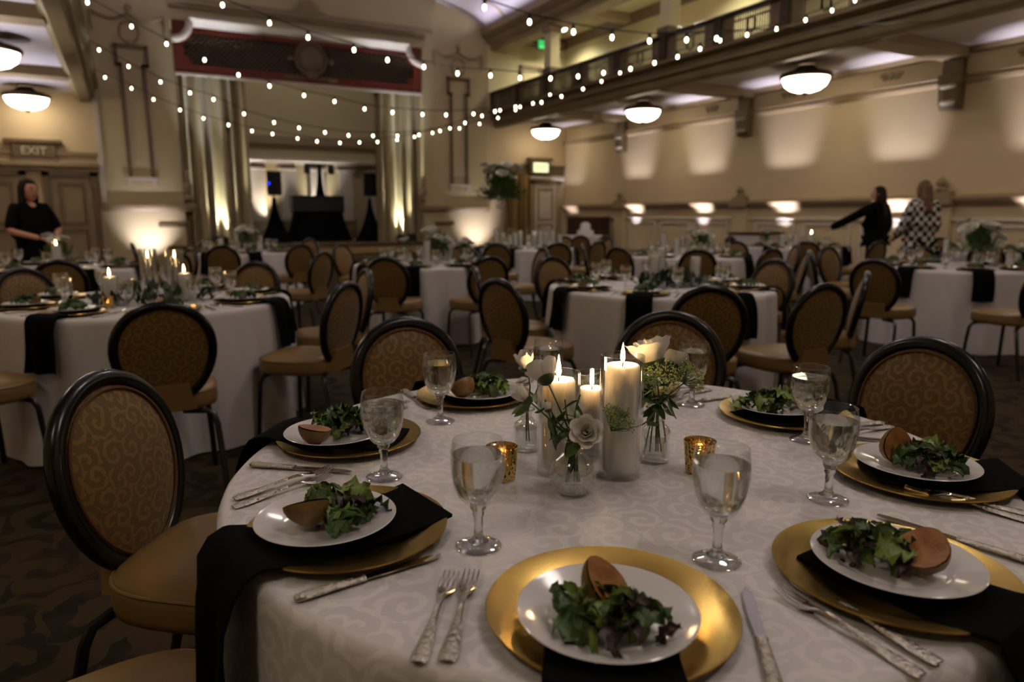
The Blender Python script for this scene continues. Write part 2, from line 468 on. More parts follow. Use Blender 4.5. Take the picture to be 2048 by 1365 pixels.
for i, y in enumerate(BAYS):
    # dado pier with a small finial, bracket under the soffit
    mb = MB().box(XR-.1, XR, y-.2, y+.2, 0, 1.45)
    p = S('trim_%d' % k, mb, 'plaster_cream', 'flat pier in the dado of the uplit wall'); k += 1
    cap = S('pier_cap', MB().box(XR-.2, XR, y-.24, y+.24, 1.44, 1.62, .015).box(XR-.17, XR, y-.18, y+.18, 1.62, 1.68, .01), 'trim_taupe', parent=p)
    f = MB(); f.lathe([(0,1.68),(.09,1.68),(.1,1.71),(.05,1.74),(.045,1.76),(.08,1.79),(.085,1.84),(.05,1.88),(.02,1.91),(0,1.92)], 16, (XR-.1, y, 0))
    link('finial', f.mesh('finial', 'trim_taupe'), p)
    mb = MB()
    mb.add([(XR, y-.17, 3.02), (XR-.10, y-.17, 3.02), (XR-.16, y-.17, 3.12), (XR-.2, y-.17, 3.45), (XR, y-.17, 3.45),
            (XR, y+.17, 3.02), (XR-.10, y+.17, 3.02), (XR-.16, y+.17, 3.12), (XR-.2, y+.17, 3.45), (XR, y+.17, 3.45)],
           [(0,1,2,3,4), (9,8,7,6,5), (0,5,6,1), (1,6,7,2), (2,7,8,3), (3,8,9,4), (4,9,5,0)])
    b = S('trim_%d' % k, mb, 'trim_dark', 'carved bracket under a gallery beam'); k += 1
    S('bracket_scroll', MB().box(XR-.24, XR-.05, y-.12, y+.12, 3.10, 3.17, .03).box(XR-.26, XR-.05, y-.13, y+.13, 3.36, 3.42, .02), 'trim_pale', parent=b, smooth=True)
    S('bracket_block', MB().box(XR-.2, XR, y-.2, y+.2, 3.44, 3.6, .015).box(XR-.14, XR, y-.16, y+.16, 3.6, 3.95), 'trim_dark', parent=b)
    bm_ = S('ceiling_beam_%d' % (i+1), MB().box(HR+.2, XR, y-.22, y+.22, 3.84, ZG), 'trim_taupe', 'beam across the gallery soffit')
    # framed dado panels between this pier and the next
    y1 = y - .3; y0 = (BAYS[i+1] if i+1 < len(BAYS) else y-4.5) + .3; L_ = (y1-y0)/3
    for q in range(3):
        a, b2 = y0+q*L_+.1, y0+(q+1)*L_-.1
        mb = MB()
        for (ya, yb, za, zb) in ((a, b2, .32, .38), (a, b2, 1.06, 1.12), (a, a+.06, .38, 1.06), (b2-.06, b2, .38, 1.06)):
            mb.box(XR-.035, XR, ya, yb, za, zb)
        S('trim_%d' % k, mb, 'trim_pale', 'rectangular panel moulding in the dado'); k += 1
    # frieze ornaments
    for yy in (y-1.15, y-3.4):
        mb = MB()
        mb.ball((XR-.02, yy, 3.77), (.03, .07, .07), 12, 6)
        for sgn in (-1, 1):
            mb.ball((XR-.02, yy+sgn*.14, 3.79), (.025, .09, .045), 10, 6); mb.ball((XR-.02, yy+sgn*.12, 3.72), (.02, .06, .03), 10, 6)
        S('trim_%d' % k, mb, 'trim_taupe', 'small bow-shaped plaster ornament on the frieze', smooth=True); k += 1

# --- right gallery: slab, fascia, balustrade, columns, upper room
S('ceiling_gallery', MB().box(HR+.15, XR, YB, YF, ZG, 4.2), 'ceiling_white', 'white soffit under the balcony')
rail_y('trim_%d' % k, HR+.3, [(0,3.84),(.16,3.84),(.2,3.90),(.22,4.02),(.3,4.06),(.3,4.13),(.26,4.16),(.26,4.2),(.42,4.26),(.42,4.32),(0,4.32)], YB, YF, 'fascia_olive', 'deep moulded fascia of the balcony'); k += 1
bal = link('balustrade', None, None, (0,0,0)); struct(bal, 'ornamental iron balustrade along the balcony')
mb = MB().box(HR-.04, HR+.12, YB, YF, 4.78, 4.86, .02); link('handrail', mb.mesh('handrail', 'iron_dark', False), bal)
mb = MB().box(HR, HR+.08, YB, YF, 4.32, 4.37); link('bottom_rail', mb.mesh('bottom_rail', 'iron_dark', False), bal)
post = MB().box(-.03, .11, -.09, .09, 4.32, 4.80).mesh('post', 'iron_dark', False)
barm = MB().box(.03, .05, -.009, .009, 4.37, 4.78).mesh('baluster', 'iron_dark', False)
med = MB(); med.ring_tube([(0, .1*cos(2*pi*i/16), .13*sin(2*pi*i/16)) for i in range(16)], .018, 6)
med = med.mesh('medallion', 'iron_dark')
rm = MB(); rm.box(.028, .052, -.62, .62, -.012, .012); rm = rm.mesh('cross_bar', 'iron_dark', False)
slab_ = MB().box(.025, .055, -.11, .11, 4.37, 4.78).mesh('solid_panel', 'trim_dark', False)
y = YF - .1
while y > 4.0:
    link('post', post, bal, (HR, y, 0)); yc = y - .76
    for q in (-1, 1): link('solid_panel', slab_, bal, (HR, yc+q*.53, 0))
    for q in range(-7, 8): link('baluster', barm, bal, (HR, yc+q*.055, 0))
    link('cross_bar', rm, bal, (HR, yc, 4.68)); link('medallion', med, bal, (HR+.04, yc, 4.55))
    y -= 1.52
S('ceiling_upper', MB().box(HR-.1, XR, YB, YF, 6.6, 6.8), 'plaster_yellow', 'pale ceiling over the balcony')
rail_y('trim_%d' % k, HR+.5, [(0,6.0),(.42,6.0),(.5,6.05),(.5,6.14),(.62,6.22),(.62,6.3),(.8,6.42),(.8,6.6),(0,6.6)], YB, YF, 'trim_taupe', 'carved beam above the balcony opening'); k += 1
for i, y in enumerate(BAYS[:3]):
    mb = MB().box(HR+.0, HR+.3, y-.32, y-.02, 4.86, 6.0, .02)
    c_ = S('column_%d' % (i+1), mb, 'plaster_yellow', 'square column standing on the balcony rail')
    S('column_cap', MB().box(HR-.05, HR+.35, y-.37, y+.03, 5.85, 6.0, .02), 'trim_taupe', parent=c_)
    S('column_foot', MB().box(HR-.04, HR+.34, y-.36, y+.02, 4.86, 5.0, .02), 'trim_dark', parent=c_)
    S('ceiling_beam_%d' % (i+6), MB().box(HR+.5, XR, y-.32, y-.02, 6.38, 6.6), 'trim_taupe', 'beam across the balcony ceiling')
rail_y('trim_%d' % k, XR, [(0,6.3),(.1,6.34),(.16,6.6),(0,6.6)], YB, YF, 'trim_dark', 'dark cornice of the balcony wall'); k += 1
S('wall_gallery', MB().box(XR-.06, XR, YB, YF, 4.2, 6.6), 'plaster_yellow', 'pale yellow rear wall of the balcony')

# --- stage wall
wall = MB()
wall.box(HL, 1.33, YF, YF+.4, 0, 6.4).box(7.69, HR-.15, YF, YF+.4, 0, 6.4).box(1.33, 7.69, YF, YF+.4, 5.86, 6.4)
vx, va, vb, vz = 4.62, 5.04, 1.08, 6.4
arch = [(vx+va*cos(pi*i/40), vz+vb*sin(pi*i/40)) for i in range(41)]
n = len(arch)
wall.add([(x, yy, z) for yy in (YF, YF+.4) for x, z in arch], [tuple(range(n-1, -1, -1)), tuple(range(n, 2*n))])
S('wall_stage', wall, 'plaster_hall', 'tall cream wall around the stage opening')
vt = MB(); m2 = []
for yy in (YB, YF):
    for i in range(41):
        a = pi*i/40; m2.append((vx+va*cos(a), yy, vz+vb*sin(a)))
vt.add(m2, [(i, i+1, 41+i+1, 41+i) for i in range(40)])
m3 = len(vt.v)
vt.add([(p[0], p[1], p[2]+.15) for p in m2], [(i+1, i, 41+i, 41+i+1) for i in range(40)])
S('ceiling_vault', vt, 'vault_paint', 'pale lilac barrel vault over the hall', smooth=True)
for q, yy in enumerate((YF-.25, YF-1.5)):     # stencilled ribs of the vault
    rb = MB()
    rb.add([(vx+(va-.02)*cos(pi*i/40), yy+d, vz+(vb-.02)*sin(pi*i/40)) for d in (0, .05) for i in range(41)], [(i, i+1, 41+i+1, 41+i) for i in range(40)])
    rb.add([(vx+(va-.04)*cos(pi*i/40), yy+d, vz+(vb-.04)*sin(pi*i/40)) for d in (0, .05) for i in range(41)], [(i, i+1, 41+i+1, 41+i) for i in range(40)])
    S('trim_%d' % k, rb, 'gilt', 'thin gilded rib across the vault', smooth=True); k += 1
# cornice, crest, light ledge
mb = MB().box(1.32, 7.95, YF-.10, YF, 6.12, 6.2).box(1.3, 7.97, YF-.17, YF, 6.2, 6.3).box(1.28, 7.99, YF-.08, YF, 6.3, 6.38)
S('trim_%d' % k, mb, 'trim_taupe', 'cornice moulding above the stage valance'); k += 1
mb = MB(); mb.ball((4.6, YF-.1, 6.42), (.26, .12, .28), 14, 8)
for sg in (-1, 1):
    mb.ball((4.6+sg*.32, YF-.07, 6.33), (.2, .07, .1), 10, 6); mb.ball((4.6+sg*.6, YF-.06, 6.25), (.14, .05, .06), 10, 6)
S('trim_%d' % k, mb, 'trim_taupe', 'plaster cartouche at the middle of the cornice', smooth=True); k += 1
fr = MB()   # moulded stage frame with scooped corners
fr.add([(x, y_, z) for x in (1.75, 7.27) for y_, z in ((YF-.03, 5.72), (YF-.2, 5.88), (YF-.2, 5.93), (YF, 5.93), (YF, 5.72))], [(0,1,6,5),(1,2,7,6),(2,3,8,7),(3,4,9,8),(4,0,5,9),(4,3,2,1,0),(5,6,7,8,9)])
for cx, sg in ((1.33, 1), (7.69, -1)):
    fr.tube([(cx+sg*.42*cos(a), YF-.09, 5.82-.42*sin(a)+.0) for a in [pi/2*i/8 for i in range(9)]], .085, 8)
S('trim_%d' % k, fr, 'trim_pale', 'pale frame above the stage valance with scooped corners', smooth=True); k += 1
def pilaster(x0, x1, name):
    global k
    cx = (x0+x1)/2
    mb = MB()
    for (a, b, z0, z1) in ((cx-.28, cx-.2, 2.15, 4.75), (cx+.2, cx+.28, 2.15, 4.75), (cx-.36, cx-.28, 4.7, 5.15), (cx+.28, cx+.36, 4.7, 5.15), (cx-.36, cx+.36, 5.1, 5.18), (cx-.36, cx-.2, 4.68, 4.75), (cx+.2, cx+.36, 4.68, 4.75)):
        mb.box(a, b, YF-.05, YF, z0, z1)
    S('trim_%d' % k, mb, 'trim_dark', 'tall narrow panel moulding on the stage pier '+name); k += 1
    mb = MB().box(cx-.36, cx+.36, YF-.09, YF, 2.1, 2.17, .01).box(cx-.3, cx-.22, YF-.07, YF, 1.98, 2.1).box(cx+.22, cx+.3, YF-.07, YF, 1.98, 2.1)
    S('trim_%d' % k, mb, 'trim_pale', 'small sill under the pier panel '+name); k += 1
    mb = MB()
    mb.ring_tube([(cx+.2*cos(2*pi*i/20), YF-.03, 5.46+.24*sin(2*pi*i/20)) for i in range(20)], .02, 6)
    mb.tube([(cx-.75+1.5*i/24, YF-.03, 5.86-.14*abs(sin(pi*i/12))) for i in range(25)], .03, 6)
    for sg in (-1, 1): mb.tube([(cx+sg*.75, YF-.03, 5.86), (cx+sg*.76, YF-.03, 5.6), (cx+sg*.72, YF-.03, 5.4)], [.03, .035, .01], 6)
    mb.ball((cx, YF-.04, 5.98), (.07, .04, .1), 10, 6); mb.ball((cx, YF-.04, 5.2), (.06, .04, .06), 10, 6)
    S('trim_%d' % k, mb, 'trim_taupe', 'plaster garland and wreath above the pier panel '+name, smooth=True); k += 1
pilaster(HL, 1.33, 'beside the exit doors'); pilaster(7.9, 9.7, 'beside the balcony')
def rail_x(x0, x1, prof, mt, label):
    global k
    mb = MB(); n = len(prof)
    mb.add([(x, YF-o, z) for x in (x0, x1) for o, z in prof], [(i, (i+1)%n, n+(i+1)%n, n+i) for i in range(n)]+[tuple(range(n)), tuple(range(2*n-1, n-1, -1))])
    o = S('trim_%d' % k, mb, mt, label); k += 1; return o
dprof = [(0,1.36),(.06,1.36),(.1,1.42),(.16,1.46),(.16,1.52),(0,1.56)]
rail_x(HL, 1.6, dprof, 'trim_taupe', 'chair rail on the stage pier beside the exit doors')
rail_x(7.5, 9.75, dprof, 'trim_taupe', 'chair rail on the stage pier beside the balcony')
S('trim_%d' % k, MB().box(.72, 1.35, YF-.05, YF, .98, 1.08, .01), 'trim_dark', 'dark vent slot in the dado beside the stage'); k += 1
S('trim_%d' % k, MB().box(8.0, 8.6, YF-.05, YF, .98, 1.08, .01), 'trim_dark', 'dark vent slot in the dado near the tall flowers'); k += 1
S('trim_%d' % k, MB().box(HL-.02, HL+.1, YF-.06, YF, 1.56, 4.0), 'trim_pale', 'pale corner strip beside the exit doors'); k += 1
# walls either side under the galleries
S('wall_exit', MB().box(XL, HL, YF, YF+.4, 0, 7), 'plaster_cream', 'cream wall above the exit doors')
S('wall_corner', MB().box(HR-.15, XR+.2, YF, YF+.4, 0, 4.2).box(HR-.15, XR+.2, YF, YF+.4, 4.2, 7), 'plaster_cream', 'cream end wall below and above the balcony')
S('trim_%d' % k, MB().box(HR-.1, XR, YF-.03, YF, 4.2, 6.6), 'plaster_yellow', 'pale yellow end wall of the balcony'); k += 1
S('trim_%d' % k, MB().box(HR-.1, XR, YF-.14, YF, 6.3, 6.6), 'trim_dark', 'dark cornice at the end of the balcony'); k += 1
d = S('door_1', MB().box(10.9, 11.5, YF-.06, YF-.03, 4.3, 5.6), 'plaster_yellow', 'small pale door at the end of the balcony')
S('door_frame', MB().box(10.82, 10.9, YF-.1, YF-.03, 4.3, 5.7).box(11.5, 11.58, YF-.1, YF-.03, 4.3, 5.7).box(10.82, 11.58, YF-.1, YF-.03, 5.62, 5.72), 'trim_taupe', parent=d)
# corner door by the long wall
d = S('door_2', MB().box(11.35, 12.15, YF-.05, YF, 0, 2.25), 'trim_pale', 'pale panelled door in the corner beside the tall flowers')
S('door_frame', MB().box(11.18, 11.35, YF-.1, YF, 0, 2.36).box(12.15, 12.32, YF-.1, YF, 0, 2.36).box(11.18, 12.32, YF-.1, YF, 2.25, 2.36), 'trim_taupe', parent=d)
S('door_cornice', MB().box(11.08, 12.42, YF-.2, YF, 2.36, 2.48, .02), 'trim_pale', parent=d)
mb = MB()
for z0, z1 in ((.25, 1.0), (1.12, 2.1)):
    mb.box(11.47, 11.52, YF-.075, YF-.05, z0, z1).box(11.98, 12.03, YF-.075, YF-.05, z0, z1).box(11.52, 11.98, YF-.075, YF-.05, z0, z0+.05).box(11.52, 11.98, YF-.075, YF-.05, z1-.05, z1)
S('door_panel', mb, 'trim_taupe', parent=d)
S('trim_%d' % k, MB().box(10.2, 12.45, YF-.08, YF, 2.5, 2.78, .02).box(10.2, 12.45, YF-.11, YF, 2.74, 2.8), 'trim_dark', 'dark lintel band over the corner door'); k += 1
# exit doors on the other side
for q, (x0, x1) in enumerate(((-2.95, -2.0), (-1.42, -.62))):
    d = S('door_%d' % (q+3), MB().box(x0, x1, YF-.05, YF, 0, 2.15), 'trim_taupe', ['panelled exit door behind the woman with the lighter', 'panelled exit door beside the stage pier'][q])
    mb = MB()
    for z0, z1 in ((.2, .95), (1.05, 2.0)):
        mb.box(x0+.14, x0+.2, YF-.08, YF-.05, z0, z1).box(x1-.2, x1-.14, YF-.08, YF-.05, z0, z1).box(x0+.2, x1-.2, YF-.08, YF-.05, z0, z0+.06).box(x0+.2, x1-.2, YF-.08, YF-.05, z1-.06, z1)
    S('door_panel', mb, 'trim_dark', parent=d)
    S('door_frame', MB().box(x0-.14, x0, YF-.12, YF, 0, 2.25).box(x1, x1+.14, YF-.12, YF, 0, 2.25).box(x0-.14, x1+.14, YF-.12, YF, 2.15, 2.25), 'trim_dark', parent=d)
S('trim_%d' % k, MB().box(XL, HL, YF-.1, YF, 2.25, 2.34).box(XL, HL, YF-.2, YF, 2.34, 2.46, .02).box(XL, HL, YF-.08, YF, 2.62, 2.7), 'trim_taupe', 'cornice above the exit doors'); k += 1
ex = link('exit_sign', None, None, (-1.65, YF-.12, 2.62)); tag(ex, 'carved taupe EXIT plaque above the panelled doors by the stage', 'sign')
link('plaque', MB().box(-.42, .42, -.02, .1, -.1, .22, .03).box(-.55, .55, -.05, .1, .22, .32, .02).box(-.46, .46, -.04, .1, -.16, -.1, .02).mesh('plaque', 'trim_dark', False), ex)
def text(body, size, parent, loc, rot, mt, ext=.01, name='lettering'):
    cu = bpy.data.curves.new(name, 'FONT'); cu.body = body; cu.size = size; cu.extrude = ext; cu.align_x = 'CENTER'; cu.align_y = 'CENTER'
    cu.materials.append(MATS[mt]); t_ = bpy.data.objects.new('t', cu); COL.objects.link(t_)
    me = bpy.data.meshes.new_from_object(t_.evaluated_get(bpy.context.evaluated_depsgraph_get())); bpy.data.objects.remove(t_); me.name = name
    return link(name, me, parent, loc, rot)
text('EXIT', .24, ex, (0, -.03, .06), (pi/2, 0, 0), 'trim_pale')

# --- left gallery over the photographer
S('ceiling_side_gallery', MB().box(XL, HL-.1, YB, YF, ZG, 4.2), 'ceiling_white', 'pale soffit under the gallery by the exit doors')
mb = MB(); prof = [(0,3.9),(.1,3.82),(.3,3.82),(.32,3.9),(.38,3.94),(.4,4.1),(.48,4.16),(.48,4.3),(0,4.3)]; n = len(prof)
mb.add([(HL-.34+o, y, z) for y in (YB, YF) for o, z in prof], [(i, (i+1)%n, n+(i+1)%n, n+i) for i in range(n)]+[tuple(range(n)), tuple(range(2*n-1, n-1, -1))])
S('trim_%d' % k, mb, 'fascia_olive', 'heavy moulded beam under the gallery by the exit doors'); k += 1
for i, y in enumerate(BAYS): S('ceiling_beam_%d' % (i+9), MB().box(XL, HL-.3, y-.22, y+.22, 3.82, ZG), 'trim_taupe', 'beam across the side gallery soffit')
S('wall_side', MB().box(XL-.2, XL, YB, YF, 0, 7), 'plaster_cream', 'cream side wall by the exit doors')
S('wall_back', MB().box(XL, XR, YB-.2, YB, 0, 7.6), 'plaster_cream', 'cream wall behind the photographer')
S('wall_clerestory', MB().box(HL-.1, HL, YB, YF, 4.3, 6.5), 'plaster_hall', 'plain wall above the side gallery')

# --- stage
st = S('floor_stage', MB().box(.9, 8.1, 18.7, YF, 0, .5).box(1.33, 7.69, YF, 24.0, 0, .5), 'stage_wood', 'wooden stage platform')
S('stage_nosing', MB().box(.86, 8.14, 18.64, 18.8, .44, .55, .02), 'stage_wood', parent=st)
S('stage_skirting', MB().box(.92, 8.08, 18.66, 18.7, .26, .43), 'stage_band', parent=st)
S('stage_step', MB().box(2.2, 6.8, 18.3, 18.64, 0, .2, .02), 'stage_wood', parent=st)
S('wall_stage_back', MB().box(.5, 8.6, 24.0, 24.2, 0, 7), 'plaster_hall', 'rear wall of the stage')
S('wall_stage_side', MB().box(.5, 1.0, YF+.4, 24.0, 0, 7).box(8.1, 8.6, YF+.4, 24.0, 0, 7), 'plaster_hall', 'side walls of the stage')
S('ceiling_stage', MB().box(.5, 8.6, YF+.4, 24.0, 6.6, 6.8), 'plaster_hall', 'ceiling over the stage')
S('trim_%d' % k, MB().box(1.0, 8.1, 23.6, 24.0, 2.95, 3.05, .02).box(1.0, 8.1, 23.75, 24.0, 2.88, 2.95), 'trim_pale', 'pale lit ledge across the back of the stage'); k += 1
S('trim_%d' % k, MB().box(1.0, 8.1, 23.8, 24.0, 3.5, 3.75), 'trim_taupe', 'taupe band high on the stage back wall'); k += 1
for i in range(7):
    x = 1.9 + i*.95
    p = S('trim_%d' % k, MB().box(x-.23, x+.23, 23.86, 24.0, .5, 2.78), 'trim_pale', 'flat pilaster on the stage back wall'); k += 1
    S('pilaster_cap', MB().box(x-.29, x+.29, 23.8, 24.0, 2.7, 2.78, .01), 'trim_pale', parent=p)
    S('pilaster_base', MB().box(x-.28, x+.28, 23.8, 24.0, .5, 1.0).box(x-.31, x+.31, 23.77, 24.0, 1.0, 1.1, .02).box(x-.3, x+.3, 23.78, 24.0, .75, .82, .02), 'trim_taupe', parent=p)
# valance
v = link('valance', None, None, (0,0,0)); tag(v, 'dark red stage valance with lattice inset and round crest', 'valance')
mb = MB()
mb.box(1.36, 7.66, YF-.02, YF+.08, 4.66, 4.86).box(1.36, 7.66, YF-.02, YF+.08, 5.6, 5.84).box(1.36, 1.6, YF-.02, YF+.08, 4.86, 5.6).box(7.42, 7.66, YF-.02, YF+.08, 4.86, 5.6)
for cx, sx in ((1.6, 1), (7.42, -1)):
    for cz, sz in ((4.86, 1), (5.6, -1)): mb.ball((cx, YF+.03, cz), (.2, .05, .2), 14, 6)
link('border', mb.mesh('border', 'valance_red', False), v)
link('lattice_backing', MB().box(1.5, 7.5, YF+.05, YF+.09, 4.8, 5.7).mesh('lattice_backing', 'lattice_dark', False), v)
lm = MB()
for i in range(-6, 52):
    x = 1.6 + i*.125
    for sg in (1, -1):
        z0, z1 = 4.88, 5.58; xa, xb = (x, x+.7) if sg > 0 else (x+.7, x)
        xa_, xb_ = xa, xb
        lo, hi = 1.6, 7.42
        pts = []
        for t in (0, 1):
            pts.append((xa+(xb-xa)*t, z0+(z1-z0)*t))
        def clip(p, q):
            (x1, z1_), (x2, z2_) = p, q
            if x1 < lo:
                if x2 <= lo: return None
                z1_ += (z2_-z1_)*(lo-x1)/(x2-x1); x1 = lo
            if x1 > hi:
                if x2 >= hi: return None
                z1_ += (z2_-z1_)*(hi-x1)/(x2-x1); x1 = hi
            return (x1, z1_)
        a = clip(pts[0], pts[1]); b = clip(pts[1], pts[0])
        if a and b and abs(a[0]-b[0]) > .02: lm.tube([(a[0], YF+.04, a[1]), (b[0], YF+.04, b[1])], .012, 4)
o = link('lattice', lm.mesh('lattice', 'trim_dark', False), v); o['kind'] = 'stuff'
mb = MB(); mb.ball((4.6, YF-.04, 5.25), (.34, .08, .36), 20, 10); mb.ball((4.6, YF-.06, 4.86), (.16, .06, .14), 12, 6)
mb.ring_tube([(4.6+.38*cos(2*pi*i/24), YF-.04, 5.25+.4*sin(2*pi*i/24)) for i in range(24)], .05, 6)
for sg in (-1, 1): mb.ball((4.6+sg*.5, YF-.04, 5.22), (.1, .04, .07), 10, 6); mb.ball((4.6+sg*.42, YF-.04, 4.78), (.3, .04, .06), 10, 6)
link('crest', mb.mesh('crest', 'trim_dark'), v)
link('fringe', MB().box(1.36, 7.66, YF-.03, YF+.03, 4.6, 4.66).mesh('fringe', 'trim_pale', False), v)
# curtains: each hangs in deep folds
def curtain(x0, x1, y, z1, label, folds=6, z0=.5, mt='curtain_gold', amp=.12):
    mb = MB()
    def fn(u, t):
        ph = 2*pi*folds*u
        return (x0+(x1-x0)*u + .05*sin(ph*.5+1), y + amp*sin(ph) + .04*sin(ph*2.3+2)*(1-t), z0+(z1-z0)*t)
    mb.grid(fn, folds*12+1, 12)
    n0 = len(mb.v)
    mb.add([(p[0], p[1]+.03, p[2]) for p in mb.v[:n0]], [tuple(reversed(q)) for q in mb.f])
    o = link('stage_curtain', mb.mesh('stage_curtain', mt), None); tag(o, label, 'curtain'); return o
curtain(1.35, 2.95, 19.75, 5.0, 'gold stage curtain hanging beside the pier near the exit doors')
curtain(6.35, 7.72, 19.75, 5.0, 'gold stage curtain hanging beside the pier near the balcony', 5)
curtain(10.25, 11.15, 19.2, 2.5, 'brown drape hanging beside the corner door', 5, 0.02, 'drape_brown', .05)
# carved brackets at curtain sides
for x in (1.42, 7.62):
    mb = MB(); mb.ball((x, YF-.08, 1.95), (.12, .1, .16), 10, 6); mb.ball((x+.02, YF-.06, 2.2), (.07, .07, .2), 10, 6); mb.ball((x, YF-.06, 1.72), (.09, .08, .1), 10, 6)
    S('trim_%d' % k, mb, 'trim_taupe', 'carved scroll at the foot of the stage frame '+('near the exit doors' if x < 4 else 'near the balcony'), smooth=True); k += 1
# ------------------------------------------------------------------ lamps
bowl = MB(); bowl.lathe([(.41,0),(.40,-.06),(.36,-.15),(.27,-.22),(.15,-.26),(0,-.275)], 32); BOWL = bowl.mesh('glass_bowl', 'bowl_glow')
rim = MB(); rim.lathe([(.42,-.03),(.455,-.01),(.46,.03),(.43,.06),(.30,.09),(.2,.13),(.14,.2)], 32); RIM = rim.mesh('metal_rim', 'bronze')
fin = MB(); fin.lathe([(0,-.33),(.02,-.32),(.035,-.295),(.06,-.28),(.05,-.265),(0,-.26)], 16); FIN = fin.mesh('finial', 'bronze')
rod = MB(); rod.lathe([(.14,.2),(.16,.22),(.16,.24),(0,.24)], 16); ROD = rod.mesh('ceiling_plate', 'trim_pale')
LAMP = [('glass_bowl', BOWL, None, None), ('metal_rim', RIM, None, None), ('finial', FIN, 0, None), ('ceiling_plate', ROD, None, None)]
LW = ['third', 'second', 'first']
for i, y in enumerate((18.4, 13.9, 9.25, 4.6, -.1)):
    spawn(LAMP, 'ceiling_lamp', 'glowing glass bowl lamp under the balcony, ' + ['farthest-in one near the corner door', 'middle one of the row', 'big one over the uplit wall', 'one beyond the picture edge', 'one behind the photographer'][i].replace('farthest-in', 'deepest'), 'ceiling lamp', 'bowl lamps under the balcony', (11.17, y, 3.76))
for i, y in enumerate((18.7, 13.8, 9.2, 4.6, -.1)):
    spawn(LAMP, 'ceiling_lamp', 'glowing glass bowl lamp under the side gallery, ' + ['above the EXIT plaque', 'cut by the picture edge', 'one over the exit aisle', 'one beside the front table', 'one behind the front table'][i], 'ceiling lamp', 'bowl lamps under the side gallery', (-1.62, y, 3.76))
HB = MB(); HB.lathe([(.6,0),(.58,-.1),(.5,-.24),(.34,-.34),(.15,-.39),(0,-.4)], 32); HB = HB.mesh('glass_bowl', 'fill_bowl_glow')
HRM = MB(); HRM.lathe([(.6,-.02),(.66,0),(.66,.05),(.6,.07)], 32); HRM = HRM.mesh('metal_rim', 'bronze')
HC = MB(); HC.tube([(0,0,-.05),(0,0,.95)], .03, 8); HC = HC.mesh('hanging_rod', 'bronze')
for i, (x, y) in enumerate(((3.2, -1.5), (4.7, 3.2), (4.7, 8.6))):  # out-of-view bowl lamps, added so the tabletops get enough light from above
    spawn([('glass_bowl', HB, None, None), ('metal_rim', HRM, None, None), ('hanging_rod', HC, None, None)], 'hanging_fill_lamp', 'unseen glass bowl lamp added to brighten the tables, ' + ['behind the front table', 'above the front tables', 'above the middle of the hall'][i], 'fill lamp', 'added fill lamps under the vault', (x, y, 6.5))

# balcony downlights (lit discs in the ceiling) with the light they give
dl = MB(); dl.lathe([(.12,-.02),(.1,-.05),(.06,-.08),(0,-.09)], 16); DLM = dl.mesh('lens', 'downlight_glow')
dr = MB(); dr.lathe([(.12,0),(.16,-.005),(.16,-.03),(.12,-.03)], 16); DRM = dr.mesh('trim_ring', 'trim_pale')
def pt(name, loc, power, col, r=.1, spot=None, aim=None, blend=.5):
    l = bpy.data.lights.new(name, 'SPOT' if spot else 'POINT'); l.energy = power; l.color = col; l.shadow_soft_size = r
    if spot: l.spot_size = spot; l.spot_blend = blend
    o = link(name, l, None, loc)
    if aim is not None:
        o.rotation_euler = (Vector(aim)-Vector(loc)).to_track_quat('-Z', 'Y').to_euler()
    return o
for i, (x, y) in enumerate(((11.6, 18.2), (11.1, 15.0), (10.6, 12.6), (11.5, 12.0), (11.2, 8.4), (11.0, 5.0))):
    spawn([('lens', DLM, None, None), ('trim_ring', DRM, None, None)], 'ceiling_downlight', 'round lit downlight in the balcony ceiling, ' + ['beside the green exit sign', 'behind the first balcony column', 'large bright one over the rail', 'between the two balcony columns', 'beyond the second column', 'near the upper picture edge'][i], 'downlight', 'downlights over the balcony', (x, y, 6.6))
    pt('downlight_light', (x, y, 6.45), 170, (1.0, .92, .70), .12, radians(150), (x, y, 0), .8)
gl = MB(); gl.lathe([(.2,.02),(.22,-.05),(.2,-.16),(.12,-.24),(0,-.27)], 20); GLM = gl.mesh('globe', 'downlight_glow')
spawn([('globe', GLM, None, None), ('trim_ring', DRM, None, None)], 'ceiling_globe_lamp', 'white globe lamp hanging at the balcony beam', 'ceiling lamp', None, (10.15, 13.4, 6.6))
pt('globe_light', (10.15, 13.4, 6.2), 14, (1.0, .9, .62), .15)

